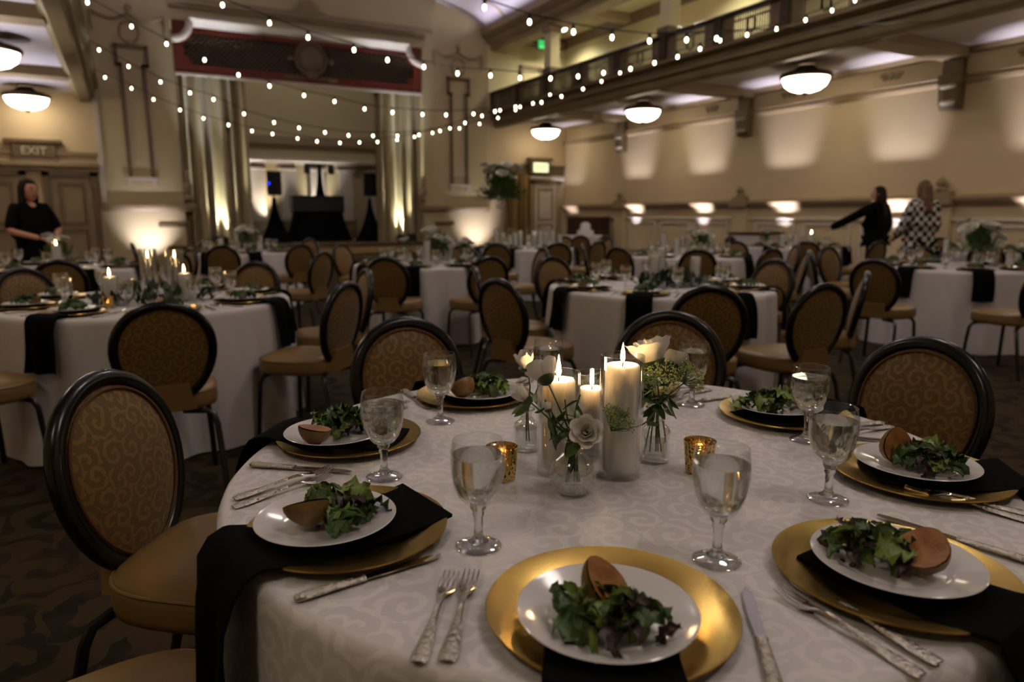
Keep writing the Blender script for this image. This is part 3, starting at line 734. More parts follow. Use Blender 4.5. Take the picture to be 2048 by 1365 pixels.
# uplights on the floor: small black cans that wash the walls
can = MB(); can.lathe([(0,.02),(.09,.02),(.1,.05),(.1,.2),(.09,.21),(.085,.19),(0,.18)], 20); CAN = can.mesh('can', 'black_plastic')
lens = MB(); lens.lathe([(0,.195),(.07,.192),(.083,.19)], 20); LENS = lens.mesh('lens', 'uplight_lens')
yoke = MB(); yoke.box(-.12, .12, -.03, .03, 0, .02).box(-.12, -.105, -.02, .02, .02, .16).box(.105, .12, -.02, .02, .02, .16); YOKE = yoke.mesh('yoke', 'black_plastic', False)
UPL = [('can', CAN, None, None), ('lens', LENS, None, None), ('yoke', YOKE, None, None)]
ups = [((12.08, 15.65), 1, 'on the long wall near the dark cabinet'), ((12.08, 13.05), 1, 'on the long wall behind the mid-hall table'), ((12.08, 10.6), 1, 'on the long wall behind the candle-lighting woman'),
       ((12.08, 8.1), 1, 'on the long wall behind the checkered jacket'), ((12.08, 5.7), 1, 'on the long wall at the picture edge'), ((12.05, 18.85), .4, 'in the corner by the door'),
       ((.5, 18.6), .17, 'under the pier beside the exit doors'), ((9.3, 18.6), .13, 'under the pier behind the tall flowers'),
       ((-2.78, 16.6), 1, 'added out of view by the side wall near the exit doors'), ((-2.78, 12.0), 1, 'added out of view by the side wall in the exit aisle'), ((-2.78, 7.5), .6, 'added out of view by the side wall beyond the exit-door table')]  # side-wall uplights are unseen, added to lighten the side gallery soffit
for (x, y), pw, lb in ups:
    spawn(UPL, 'uplight', 'black floor uplight ' + lb, 'uplight', 'floor uplights along the walls', (x, y, 0))
    tgt = (12.43, y, 2.6) if x > 12 else ((x+.3, y, 4.0) if x < -2 else (x, 19.4, .95))
    pt('uplight_light', (x, y, .225), UPLIGHT_W*pw, (.96, .89, 1.0), .045, radians(39 if x > 12 else 80), tgt, 1.0)
for (x, y), pw, col, lb in (((2.2, 19.55), .6, (1.0, .98, .80), 'at the foot of the stage curtain near the exit doors'), ((7.0, 19.55), .7, (1.0, .98, .80), 'at the foot of the stage curtain near the balcony'),
                            ((2.85, 23.5), .8, (.92, .92, 1.0), 'behind the loudspeaker nearer the exit doors'), ((4.0, 23.5), .55, (1.0, .85, .7), 'behind the black-draped table'),
                            ((5.7, 23.5), .6, (1.0, .93, .85), 'behind the second loudspeaker')):
    spawn(UPL, 'uplight', 'black floor uplight ' + lb, 'uplight', 'floor uplights along the walls', (x, y, .5))
    pt('uplight_light', (x, y, .725), UPLIGHT_W*pw*.7, col, .045, radians(64), (x, y+.3, 4.0), .9)
for x, lb in ((1.95, 'before the stage curtain near the exit doors'), (7.1, 'before the stage curtain near the balcony')):
    spawn(UPL, 'uplight', 'black floor uplight ' + lb, 'uplight', 'floor uplights along the walls', (x, 18.95, .55))
    pt('uplight_light', (x, 18.95, .775), UPLIGHT_W*1.1, (.86, .88, 1.0), .045, radians(34), (x, 19.25, 5.8), .9)
strip_ = bpy.data.lights.new('stage_fill_strip', 'AREA'); strip_.shape = 'RECTANGLE'; strip_.size, strip_.size_y = 5.5, .25; strip_.energy = 30; strip_.color = (.97, .94, 1.0)  # unseen area strip added behind the valance to brighten the stage interior
link('stage_fill_strip', strip_, None, (4.6, 20.6, 6.3), (radians(35), 0, 0))
# cove lights hidden on the cornices
def strip(loc, size, power, col, rot):
    l = bpy.data.lights.new('cove_strip', 'AREA'); l.shape = 'RECTANGLE'; l.size, l.size_y = size; l.energy = power; l.color = col
    return link('cove_strip', l, None, loc, rot)
strip((9.3, 12, 6.45), (.12, 14), 55, (.90, .84, 1.0), (0, radians(150), 0))      # lights the vault from the cornice
strip((-.1, 12, 6.45), (.12, 14), 55, (.90, .84, 1.0), (0, radians(-150), 0))

# ------------------------------------------------------------------ string lights
bm_ = MB(); bm_.ball((0,0,-.075), (.017, .017, .026), 8, 6); BULB = bm_.mesh('bulb', 'bulb_glow')
sk = MB(); sk.lathe([(0,0),(.016,0),(.018,-.03),(.014,-.05),(0,-.05)], 8); SOCK = sk.mesh('socket', 'black_plastic')
def ray_dir(px, py):
    f = CF*cos(PITCH) - Vector((0,0,sin(PITCH))); u = CF*sin(PITCH) + Vector((0,0,cos(PITCH)))
    return f + CR*((px-1024)/1400.) - u*((py-682.5)/1400.)
STR = [  # (hook on the side gallery Y, hook on the balcony Y, where the bulbs were seen)
 (6.3, 6.0, 'highest, crossing the vault', [(969,15),(1059,44),(1147,64),(1224,75),(1299,82),(1373,80),(1433,77)]),
 (9.2, 7.4, 'second, crossing the red valance', [(445,10),(539,46),(616,75),(708,100),(775,120),(848,134),(915,147),(981,151),(1040,156),(1101,157),(1156,153),(1207,146),(1261,138),(1309,126),(1355,114),(1400,98),(1440,81),(1494,70),(1553,58),(1611,40),(1664,21),(1710,1)]),
 (11.6, 12.2, 'third, starting high beside the exit pier', [(175,5),(263,53),(333,88),(409,120),(477,150),(539,172),(608,191),(669,203),(729,218),(785,225),(845,229),(892,230),(947,228),(990,223),(1031,214),(1083,205),(1123,193),(1166,178),(1203,163),(1240,146)]),
 (14.6, 14.0, 'fourth, across the stage curtains', [(198,100),(257,133),(321,164),(380,186),(427,199),(488,228),(548,245),(598,256),(650,265),(697,271),(746,272),(795,272),(838,270),(880,262),(930,246),(964,232),(1000,221),(1040,214),(1066,207),(1100,190)]),
 (17.2, 15.2, 'lowest, nearest the stage wall'.replace('nearest', 'close to'), [(210,155),(263,177),(307,199),(360,220),(407,237),(457,250),(504,262),(545,268),(595,277),(634,283),(680,286),(719,285),(755,284),(794,280),(829,274),(865,266),(900,257),(919,257),(959,248),(996,236),(1031,220)]),
]
for yl, yr, lb, px in STR:
    A = Vector((HL+.06, yl, 0)); B = Vector((HR-.06, yr, 0)); nrm = (B-A).cross(Vector((0,0,1)))
    root = link('hanging_string_light', None, None, A); tag(root, 'string of warm bulbs over the hall, ' + lb, 'string lights', 'bulb strings over the hall')
    pts = []
    for (x, y_) in px:
        d = ray_dir(x, y_); c = Vector((0,0,EYE)); t = (A-c).dot(nrm)/d.dot(nrm); p = c + d*t
        pts.append(p + Vector((0,0,.075)))
    for p in pts:
        q = link('bulb', BULB, root, p-A); link('socket', SOCK, q)
    # wire through the sockets, run on to both hooks
    sl = (pts[1].z-pts[0].z)/max(.05, (pts[1].to_2d()-pts[0].to_2d()).length)
    e0 = Vector((A.x, A.y, pts[0].z - sl*(pts[0].to_2d()-A.to_2d()).length))
    sr = (pts[-1].z-pts[-2].z)/max(.05, (pts[-1].to_2d()-pts[-2].to_2d()).length)
    e1 = Vector((B.x, B.y, min(4.8, pts[-1].z + sr*(B.to_2d()-pts[-1].to_2d()).length)))
    e0.z = min(e0.z, 4.9)
    w_ = MB(); w_.tube([e0-A] + [p-A+Vector((0,0,.0)) for p in pts] + [e1-A], .007, 5)
    link('wire', w_.mesh('wire', 'black_plastic'), root)

# ------------------------------------------------------------------ stage equipment
def scrim(h, r0, r1, sides=20):
    mb = MB()
    mb.grid(lambda u, t: ((r0+(r1-r0)*(1-t)**1.7)*cos(2*pi*u), (r0+(r1-r0)*(1-t)**1.7)*sin(2*pi*u)*.8, h*t), sides, 10, True); return mb
def speaker(x, y, lb, led):
    base = .5
    s1 = link('speaker_stand', None, None, (x, y, base)); tag(s1, 'tripod stand under a flared black cover ' + lb, 'speaker stand', 'loudspeaker stands on the stage')
    link('cover', scrim(1.25, .05, .46).mesh('cover', 'black_cloth'), s1)
    link('pole', MB().tube([(0,0,1.2),(0,0,1.32)], .02, 8).mesh('pole', 'black_plastic'), s1)
    b = link('loudspeaker', None, None, (x, y, base+1.32)); tag(b, 'black loudspeaker box ' + lb, 'loudspeaker', 'loudspeakers on the stage')
    mb = MB(); mb.add([(-.2,-.17,0),(.2,-.17,0),(.14,.18,0),(-.14,.18,0),(-.2,-.17,.66),(.2,-.17,.66),(.14,.18,.66),(-.14,.18,.66)], [(0,3,2,1),(4,5,6,7),(0,1,5,4),(1,2,6,5),(2,3,7,6),(3,0,4,7)])
    link('cabinet', mb.mesh('cabinet', 'black_plastic', False), b)
    link('grille', MB().box(-.185, .185, -.19, -.165, .03, .63, .01).mesh('grille', 'black_grille', False), b)
    if led: link('power_light', MB().ball((-.15, -.2, .32), .03, 8, 6).mesh('power_light', 'blue_led'), b)
speaker(3.75, 20.9, 'on the stage nearer the exit doors', True); speaker(6.42, 20.6, 'on the stage nearer the balcony', False)
dj = link('draped_table', None, None, (5.15, 21.75, .5)); tag(dj, 'music table under a floor-length black cloth on the stage', 'table')
mb = MB(); mb.grid(lambda u, t: ((.72+.25*(1-t)**1.5+.02*sin(14*2*pi*u)*(1-t))*(lambda c: (abs(c)**.45)*(1 if c > 0 else -1))(cos(2*pi*u)), (.4+.12*(1-t))*(lambda c: (abs(c)**.45)*(1 if c > 0 else -1))(sin(2*pi*u)), .86*t), 84, 8, True)
link('cloth_skirt', mb.mesh('cloth_skirt', 'black_cloth'), dj); link('cloth_top', MB().box(-.73, .73, -.41, .41, .84, .87, .01).mesh('cloth_top', 'black_cloth', False), dj)
cs = link('equipment_case', None, None, (5.15, 21.75, 1.37)); tag(cs, 'black equipment case on the draped music table', 'case')
link('case_body', MB().box(-.75, .75, -.3, .3, 0, .42, .02).mesh('case_body', 'black_plastic', False), cs); link('case_lid', MB().box(-.76, .76, -.31, .31, .42, .47, .015).mesh('case_lid', 'black_grille', False), cs)
tt = link('light_stand', None, None, (5.5, 22.75, .5)); tag(tt, 'tall light stand wrapped in black cloth behind the music table', 'light stand')
link('cover', scrim(2.3, .05, .5).mesh('cover', 'black_cloth'), tt); link('crossbar', MB().tube([(-.45,0,2.33),(.45,0,2.33)], .025, 8).mesh('crossbar', 'black_plastic'), tt)
for sx in (-.38, .38):
    h = link('spotlight', MB().lathe([(0,0),(.07,0),(.09,-.06),(.1,-.25),(.085,-.26),(.08,-.2),(0,-.2)], 16, (sx, 0, 2.31)).mesh('spotlight', 'black_plastic'), tt)
    link('spotlight_lens', MB().lathe([(0,-.215),(.075,-.21)], 16, (sx, 0, 2.31)).mesh('spotlight_lens', 'trim_pale'), h)
# signs
gx = link('green_exit_sign', None, None, (11.35, YF-.5, 6.24)); tag(gx, 'glowing green EXIT sign hanging on the balcony', 'sign')
link('sign_box', MB().box(-.2, .2, -.04, .04, -.12, .14, .01).mesh('sign_box', 'black_plastic', False), gx); link('sign_face', MB().box(-.18, .18, -.05, -.04, -.1, .12).mesh('sign_face', 'green_exit_glow', False), gx)
link('hanging_rod', MB().tube([(0,0,.13),(0,0,.36)], .015, 6).mesh('hanging_rod', 'black_plastic'), gx); text('EXIT', .17, gx, (0, -.052, .01), (pi/2,0,0), 'trim_pale', .002)
wx = link('lit_exit_sign', None, None, (11.45, YF-.25, 2.72)); tag(wx, 'pale lit EXIT sign in a dark frame above the corner door', 'sign')
link('sign_frame', MB().box(-.36, .36, -.02, .16, -.2, .2, .02).box(-.44, .44, -.05, .16, .2, .3, .02).mesh('sign_frame', 'trim_dark', False), wx)
link('sign_face', MB().box(-.26, .26, -.035, -.02, -.14, .14).mesh('sign_face', 'exit_glow', False), wx); text('EXIT', .2, wx, (0, -.037, 0), (pi/2,0,0), 'leaf_green', .002)
cb = link('cabinet', None, None, (12.18, 17.6, 0)); tag(cb, 'dark wooden cabinet against the long wall behind the cake', 'cabinet')
link('body', MB().box(-.25, .25, -.75, .75, 0, 1.2, .01).mesh('body', 'wood_dark', False), cb)
for q in (-1, 1):
    d_ = link('cabinet_door', MB().box(-.275, -.25, q*.37-.33, q*.37+.33, .12, 1.12, .008).mesh('cabinet_door', 'wood_dark', False), cb); link('knob', MB().ball((-.29, q*.08, .65), .02, 8, 6).mesh('knob', 'gilt'), d_)
link('cabinet_top', MB().box(-.3, .26, -.8, .8, 1.2, 1.25, .01).mesh('cabinet_top', 'trim_taupe', False), cb)
# ------------------------------------------------------------------ chairs
def egg(t, s=1.0):
    x = .175*s*cos(t)*(1+.11*sin(t)); z = .205*s*sin(t)
    return x, z
RECL = radians(11)
def back_pt(x, z, off):
    """a point of the oval back: x across, z up from the oval's middle, off along its normal (+ = towards the sitter)"""
    y = -.215 - z*sin(RECL) + off*cos(RECL) + .10*x*x*4*.35
    return (x, y, .675 + z*cos(RECL) + off*sin(RECL))
def make_chair():
    fr = MB(); fr.ring_tube([back_pt(*egg(2*pi*i/48, 1.09), 0) for i in range(48)], .021, 10)
    frame = fr.mesh('back_frame', 'chair_frame')
    def pad(sign, depth):
        mb = MB()
        for j in range(7):
            s_ = 1.0*(1-j/6)**.6 if j < 6 else 0
            o = sign*(.008 + depth*(1-s_**3))
            if j == 6: mb.v.append(back_pt(0, 0, o)); break
            for i in range(48):
                x, z = egg(2*pi*i/48, s_); mb.v.append(back_pt(x, z, o))
        for j in range(5):
            for i in range(48): mb.f.append((j*48+i, j*48+(i+1)%48, (j+1)*48+(i+1)%48, (j+1)*48+i))
        c = len(mb.v)-1
        for i in range(48): mb.f.append((5*48+i, 5*48+(i+1)%48, c))
        if sign < 0: mb.f = [tuple(reversed(q)) for q in mb.f]
        return mb.mesh('back_pad' if sign > 0 else 'rear_panel', 'chair_fabric', 70)
    pf, pb = pad(1, .028), pad(-1, .012)
    wl = MB(); wl.ring_tube([back_pt(*egg(2*pi*i/40, .965), .016) for i in range(40)], .004, 6); welt = wl.mesh('piping', 'piping')
    def se(t, n=3.2):
        c, s = cos(t), sin(t); return (abs(c)**(2/n)*(1 if c > 0 else -1), abs(s)**(2/n)*(1 if s > 0 else -1))
    mb = MB(); lay = [(.90,.405),(.985,.412),(1.0,.43),(1.0,.462),(.985,.482),(.93,.496),(.7,.506),(.35,.511),(0.0,.512)]
    for s_, z in lay:
        for i in range(44):
            a, b = se(2*pi*i/44); w_ = .222*(1+.06*b)
            mb.v.append((a*w_*s_, b*.215*s_+.02 + .01*s_, z))
    for j in range(len(lay)-1):
        for i in range(44): mb.f.append((j*44+i, j*44+(i+1)%44, (j+1)*44+(i+1)%44, (j+1)*44+i))
    mb.f.append(tuple(range(43, -1, -1)))
    seat = mb.mesh('seat_cushion', 'chair_vinyl', 60)
    sw = MB(); sw.ring_tube([(se(2*pi*i/44)[0]*.222*(1+.06*se(2*pi*i/44)[1])*.99, se(2*pi*i/44)[1]*.215*.99+.03, .483) for i in range(44)], .004, 6); seatw = sw.mesh('piping', 'chair_vinyl')
    nk = MB()
    rows = [(-.12, -.175, .44), (.12, -.175, .44)]
    nk.add([(-.11,-.215,.42),(.11,-.215,.42),(.115,-.15,.42),(-.115,-.15,.42),(-.085,-.225,.54),(.085,-.225,.54),(.085,-.185,.54),(-.085,-.185,.54)], [(0,3,2,1),(4,5,6,7),(0,1,5,4),(1,2,6,5),(2,3,7,6),(3,0,4,7)])
    neck = nk.mesh('back_support', 'chair_vinyl', False)
    legs = []
    for sx in (-1, 1):
        f = MB().tube([(sx*.06,.13,.398),(sx*.15,.17,.397),(sx*.178,.19,.385),(sx*.192,.202,.35),(sx*.20,.212,.2),(sx*.208,.222,0)], .0135, 8)
        b = MB().tube([(sx*.06,-.13,.398),(sx*.15,-.17,.397),(sx*.178,-.19,.383),(sx*.19,-.205,.34),(sx*.20,-.24,.18),(sx*.208,-.285,0)], .0135, 8)
        legs += [f.mesh('leg', 'chair_leg'), b.mesh('leg', 'chair_leg')]
    t = [('back_frame', frame, None, None), ('back_pad', pf, None, None), ('rear_panel', pb, None, None), ('piping', welt, 1, None), ('seat_cushion', seat, None, None), ('piping', seatw, 4, None), ('back_support', neck, None, None)]
    return t + [('leg', l, None, None) for l in legs]
CHAIR = make_chair()
USED = {}
def unique(label):
    if label in USED: print('DUPLICATE LABEL', label)
    USED[label] = 1
    return label
def chair(x, d, tx, td, tname, twist=0.0, extra=None):
    """chair whose back's top middle stands at (x, d) as seen from the camera, turned to the point (tx, td)"""
    p = W(x, d); c = W(tx, td); v = (c-p); v.z = 0
    if tname != 'the front table' and v.length < 1.34: p = c - v.normalized()*1.34; v = c-p
    ang = atan2(v.y, v.x) - pi/2 + radians(twist)
    base = p - RZ(ang) @ Vector((0, -.25, 0))
    s = extra or side_name(p-c)
    lb = unique('oval-back gold chair on the %s side of %s' % (s, tname))
    return spawn(CHAIR, 'banquet_chair', lb, 'chair', 'oval-back banquet chairs', (base.x, base.y, 0), ang)

# ------------------------------------------------------------------ round tables
def cloth_mesh(R, zt, zb, seed, folds=15, amp=.05, mt='damask', n=180):
    rnd = random.Random(seed); mb = MB(); mb.uv = []
    ph = [rnd.uniform(0, 2*pi) for _ in range(5)]
    prof = [(t, 0) for t in (0.02, .2, .4, .6, .8, .93, .985)]
    down = [0, .012, .04, .09, .16, .25, .36, .48, .6, .7, .78, .86, .93, 1.0]
    def fold(a):
        return .5*sin(folds*a+ph[0]+.8*sin(2*a+ph[1])) + .3*sin((folds*1.7//1)*a+ph[2]) + .2*sin(3*a+ph[3])
    rows = []
    for t, _ in prof: rows.append([(R*t*cos(2*pi*i/n), R*t*sin(2*pi*i/n), zt, R*t*cos(2*pi*i/n), R*t*sin(2*pi*i/n)) for i in range(n+1)])
    for j, q in enumerate(down):
        row = []
        for i in range(n+1):
            a = 2*pi*i/n
            if j == 0: r, z = R*.997, zt-.002
            else:
                r = R + .006 + (amp*q**.65)*(.35+.65*fold(a)) + .012*q; z = zt - .004 - (zt-zb)*q
            row.append((r*cos(a), r*sin(a), z, a*R, .9+q*(zt-zb)))
        rows.append(row)
    for row in rows:
        for x, y, z, u, v in row: mb.v.append((x, y, z)); mb.uv.append((u, v))
    m = n+1
    for j in range(len(rows)-1):
        for i in range(n): mb.f.append((j*m+i, j*m+i+1, (j+1)*m+i+1, (j+1)*m+i))
    return mb.mesh('tablecloth', mt, 75)
tt_ = MB(); tt_.lathe([(0,0),(.73,0),(.74,.01),(.74,.018),(.73,.022),(0,.022)], 40); TTOP = tt_.mesh('table_top', 'stage_wood')
tl = MB().tube([(0,0,0),(0,0,.715)], .018, 8).mesh('leg', 'black_plastic')
TABLE = [('table_top', TTOP, None, T((0,0,.72)))] + [('leg', tl, None, T((.42*cos(a), .42*sin(a), .005))) for a in (pi/4, 3*pi/4, 5*pi/4, 7*pi/4)]
ZT = .76
def table(x, d, tname, seed, R=.765, near=False):
    c = W(x, d)
    spawn(TABLE, 'round_table', unique('round folding table hidden under the cloth of %s' % tname), 'table', 'round banquet tables', (c.x, c.y, 0), seed*.37, (R/.765, R/.765, 1))
    o = link('tablecloth', cloth_mesh(R, ZT, .015, seed, 13+seed % 4, .045 if near else .075, 'damask' if near else 'linen_far', 240 if near else 150), None, (c.x, c.y, 0))
    tag(o, unique('white floor-length cloth on %s' % tname), 'tablecloth', 'white round tablecloths')
    return c

# tableware ---------------------------------------------------------
ch = MB(); ch.lathe([(0,.003),(.105,.003),(.112,.006),(.160,.0175),(.166,.0185),(.167,.0165),(.161,.0125),(.112,.001),(0,.0005)], 72); ch.xf(Matrix.Diagonal((.965, .965, 1, 1))); CHARGER = ch.mesh('charger_plate', 'gold_charger', 30)
pl = MB(); pl.lathe([(0,.004),(.066,.004),(.076,.0075),(.082,.0105),(.112,.0175),(.118,.0195),(.1195,.0185),(.113,.0145),(.08,.006),(.06,.0015),(.055,0),(0,0)], 72); pl.xf(Matrix.Diagonal((.935, .935, 1, 1))); PLATE = pl.mesh('dinner_plate', 'porcelain', 35)
def goblet(far):
    k_ = 'far_glass' if far else 'goblet_glass'; n = 20 if far else 40
    H0 = .068
    out = [(.012,H0),(.022,H0+.006),(.031,H0+.018),(.037,H0+.035),(.0405,H0+.055),(.0415,H0+.072),(.040,H0+.09),(.0375,H0+.106)]
    b = MB(); b.lathe(out, n)
    if not far: b.lathe([(out[-1][0]-.0003, H0+.106), (out[-1][0]-.0012, H0+.1065), (out[-1][0]-.0016, H0+.105)], n)
    bowl_ = b.mesh('bowl', k_, 80)
    st = MB(); st.lathe([(0,H0+.004),(.013,H0+.004),(.0125,H0-.004),(.0085,H0-.010),(.0095,H0-.014),(.0072,H0-.020),(.0065,.03),(.0075,.018),(.011,.0125),(.016,.0095),(0,.009)] if not far else [(.012,H0),(.0075,H0-.015),(.0065,.03),(.01,.013)], n)
    ft = MB(); ft.lathe([(0,.0095),(.014,.0085),(.026,.0052),(.034,.0028),(.0355,.0015),(.0345,0.0),(0,.0)] if not far else [(.01,.012),(.034,.002),(.034,0)], n)
    lv = H0+.082
    wp = [(0,H0+.008),(.019,H0+.009),(.029,H0+.02),(.0352,H0+.036),(.0388,H0+.056),(.0398,H0+.072),(.0392,lv),(0,lv)]
    wa = MB(); wa.lathe(wp, n)
    t = [('bowl', bowl_, None, None), ('stem', st.mesh('stem', 'far_glass' if far else 'stem_glass', 60), None, None), ('foot', ft.mesh('foot', 'far_glass' if far else 'foot_glass', 60), None, None)]
    t.append(('water', wa.mesh('water', 'far_glass' if far else 'water', 50), None, None))
    return t
GOB, GOBF = goblet(False), goblet(True)
ICE = MB().box(-.011, .011, -.011, .011, -.010, .010, .003).mesh('ice_cube', 'ice', 30)
GOBI = GOB + [('ice_cube', ICE, 3, T((x, y, z)) @ RZ(a) @ RX(b)) for x, y, z, a, b in ((.012,.008,.138,.4,.3),(-.016,.004,.135,1.1,.5),(.0,-.017,.14,2.0,.2),(.006,.018,.120,.2,1.0),(-.008,-.012,.117,.8,.6),(.018,-.01,.119,1.7,.9))]
def fork():
    h = MB()
    sec = [(0,.0085,.0022,.0015),(.004,.0105,.003,.0018),(.02,.0112,.0034,.002),(.05,.0085,.0034,.003),(.08,.0052,.0034,.0055),(.105,.0038,.0036,.0085),(.125,.0036,.0034,.009),(.138,.0048,.003,.0075),(.148,.0098,.0024,.005),(.156,.0118,.0022,.0038),(.162,.0120,.002,.0036)]
    for y, w_, t_, z in sec: h.v += [(-w_,y,z),(-w_*.6,y,z+t_),(w_*.6,y,z+t_),(w_,y,z),(w_*.6,y,z-.0006),(-w_*.6,y,z-.0006)]
    def skin_(a, b):
        mb = MB(); mb.v = h.v[a*6:b*6]; n_ = b-a
        for j in range(n_-1):
            for i in range(6): mb.f.append((j*6+i, j*6+(i+1)%6, (j+1)*6+(i+1)%6, (j+1)*6+i))
        mb.f += [tuple(range(5,-1,-1)), tuple(range((n_-1)*6, n_*6))]; return mb
    tine = MB(); tp = [(0,.0015,.0018,.0036),(.015,.0014,.0018,.0042),(.03,.0013,.0016,.0062),(.04,.0008,.001,.0088)]
    for y, w_, t_, z in tp: tine.v += [(-w_,y,z),(w_,y,z),(w_,y,z+t_),(-w_,y,z+t_)]
    for j in range(3):
        for i in range(4): tine.f.append((j*4+i, j*4+(i+1)%4, (j+1)*4+(i+1)%4, (j+1)*4+i))
    tine.f += [(3,2,1,0), (12,13,14,15)]
    tm = tine.mesh('tine', 'silver', 50)
    t = [('handle', skin_(0, 6).mesh('handle', 'silver_chased', 50), None, None), ('neck', skin_(5, 11).mesh('neck', 'silver', 50), None, None)]
    return t + [('tine', tm, 1, T((x, .16, 0))) for x in (-.0102, -.0034, .0034, .0102)]
FORK = fork()
def knife():
    hb = MB(); hb.tube([(0,0,.005),(0,.004,.005),(0,.02,.0052),(0,.06,.0052),(0,.094,.005),(0,.1,.005)], [.004,.0085,.0095,.0082,.0072,.0085], 12, True, .55)
    bl = MB(); o = [(-.006,.1),(-.0075,.115),(-.009,.14),(-.0095,.18),(-.008,.205),(-.003,.222),(.002,.22),(.0055,.205),(.0065,.18),(.006,.14),(.005,.1)]
    n_ = len(o); bl.add([(x, y, .0035) for x, y in o]+[(x*.9, y, .0055) for x, y in o], [tuple(range(n_-1,-1,-1)), tuple(range(n_, 2*n_))]+[(i,(i+1)%n_,n_+(i+1)%n_,n_+i) for i in range(n_)])
    return [('handle', hb.mesh('handle', 'silver_chased', 50), None, None), ('blade', bl.mesh('blade', 'silver', 30), None, None)]
KNIFE = knife()
def napkin_mesh(width, r0, R, zin, drop, seed, wav=.006, flare=.0):
    """folded napkin lying along +Y: from r0, zin short of the charger middle, under the plate, over the table edge and down"""
    rnd = random.Random(seed); a, b = rnd.uniform(0, 6), rnd.uniform(0, 6)
    rc = r0 + zin
    path = [(r0, .0165 if r0 < rc-.12 else .009), (max(r0+.02, rc-.11), .009), (rc-.05, .007), (rc+.05, .007), (rc+.095, .008), (rc+.125, .0115), (rc+.16, .0205), (max(rc+.170, R-.005), .0205), (R+.020, .012), (R+.036, -.01), (R+.046, -.05)]
    path = [(a_, ZT+b_) for a_, b_ in path]
    nd = 7
    for i in range(1, nd+1): path.append((R+.048+.016*i/nd, .71-(drop-.05)*i/nd))
    mb = MB(); nu = 13; m = len(path); th = .005
    for side in (1, -1):
        for j, (r, z) in enumerate(path):
            t = j/(m-1)
            for i in range(nu):
                u = i/(nu-1)*2-1
                w_ = width*(1+flare*t)
                wv = wav*sin(u*5+a+t*3)*(t**1.5)*2
                if j >= 9: nrm = (1, 0)
                elif j <= 7: nrm = (0, 1)
                else: nrm = (.6, .8)
                o = th*.5*(1+side)+wv*(1 if j >= 10 else .1)
                mb.v.append((u*w_/2 + .012*sin(t*4+b)*t, r+nrm[0]*o, z+nrm[1]*o))
    for s_ in (0, 1):
        o = s_*nu*m
        for j in range(m-1):
            for i in range(nu-1):
                q = (o+j*nu+i, o+j*nu+i+1, o+(j+1)*nu+i+1, o+(j+1)*nu+i); mb.f.append(q if s_ else tuple(reversed(q)))
    rim_ = [j*nu for j in range(m)] + [(m-1)*nu+i for i in range(1, nu)] + [j*nu+nu-1 for j in range(m-2, -1, -1)] + [i for i in range(nu-2, 0, -1)]
    O = nu*m
    for i in range(len(rim_)):
        p, q = rim_[i], rim_[(i+1) % len(rim_)]; mb.f.append((p, q, O+q, O+p))
    return mb.mesh('napkin', 'napkin', 50)

# food ---------------------------------------------------------------
def leaf_mesh(kind, seed):
    rnd = random.Random(seed); mb = MB(); nu, nv = (9, 9)
    L_, Wd = {'frill': (.062, .050), 'oak': (.055, .034), 'baby': (.050, .026), 'rib': (.06, .014)}[kind]
    ph = rnd.uniform(0, 6)
    def fn(u, v):
        x = (u-.5)*2; wid = Wd*.5*(sin(pi*min(1, v*.93+.05))**.6)
        if kind == 'oak': wid *= (.75+.35*sin(v*18+ph))
        y = v*L_
        edge = abs(x)**2
        amp = {'frill': .011, 'oak': .006, 'baby': .002, 'rib': .002}[kind]
        z = .018*sin(pi*v*.9) + amp*edge*sin(v*22+ph+x*3) + .008*x*x
        return (x*wid + amp*.5*edge*sin(v*19+ph), y - L_*.5 + amp*edge*.5*sin(u*16+ph), z)
    mb.grid(fn, nu, nv)
    mt = {'frill': 'salad_light', 'oak': 'salad_purple', 'baby': 'salad_green', 'rib': 'salad_light'}[kind]
    return mb.mesh('salad_leaf', mt, 80)
LEAVES = [leaf_mesh('frill', 1), leaf_mesh('frill', 2), leaf_mesh('oak', 3), leaf_mesh('oak', 4), leaf_mesh('baby', 5), leaf_mesh('baby', 6), leaf_mesh('rib', 7), leaf_mesh('baby', 8)]
fg2 = leaf_mesh('frill', 11).copy(); fg2.materials.clear(); fg2.materials.append(MATS['salad_green']); LEAVES += [fg2, fg2]
CH = MB().ball((0,0,0), (.0035,.0028,.0025), 6, 4).mesh('cheese_crumb', 'cheese')
BERRY = MB().ball((0,0,0), (.0055,.004,.0035), 8, 5).mesh('dried_cranberry', 'cranberry')
def salad_tpl(seed, n=30, lightness=.5):
    rnd = random.Random(seed); t = []
    for i in range(n):
        q = i/n; r = .066*sqrt(rnd.random())*(1-.4*q); a = rnd.uniform(0, 2*pi)
        me = rnd.choice(LEAVES)
        m = T((1.25*r*cos(a), r*sin(a)*.85, .007+.026*q*max(.2, 1-(r/.07)**2)+rnd.uniform(0,.005))) @ RZ(rnd.uniform(0, 2*pi)) @ RX(rnd.uniform(-.5, .9)) @ RY(rnd.uniform(-.6, .6)) @ Matrix.Scale(rnd.uniform(.55, .95), 4)
        t.append(('salad_leaf', me, None, m))
    for i in range(7):
        r = .055*sqrt(rnd.random()); a = rnd.uniform(0, 2*pi)
        t.append(('cheese_crumb', CH, None, T((r*cos(a), r*sin(a), .04*(1-(r/.06)**2)+.006))))
    for i in range(4):
        a = rnd.uniform(0, 2*pi); r = rnd.uniform(.045, .062)
        t.append(('dried_cranberry', BERRY, None, T((r*cos(a), r*sin(a), .004)) @ RZ(a)))
    return t
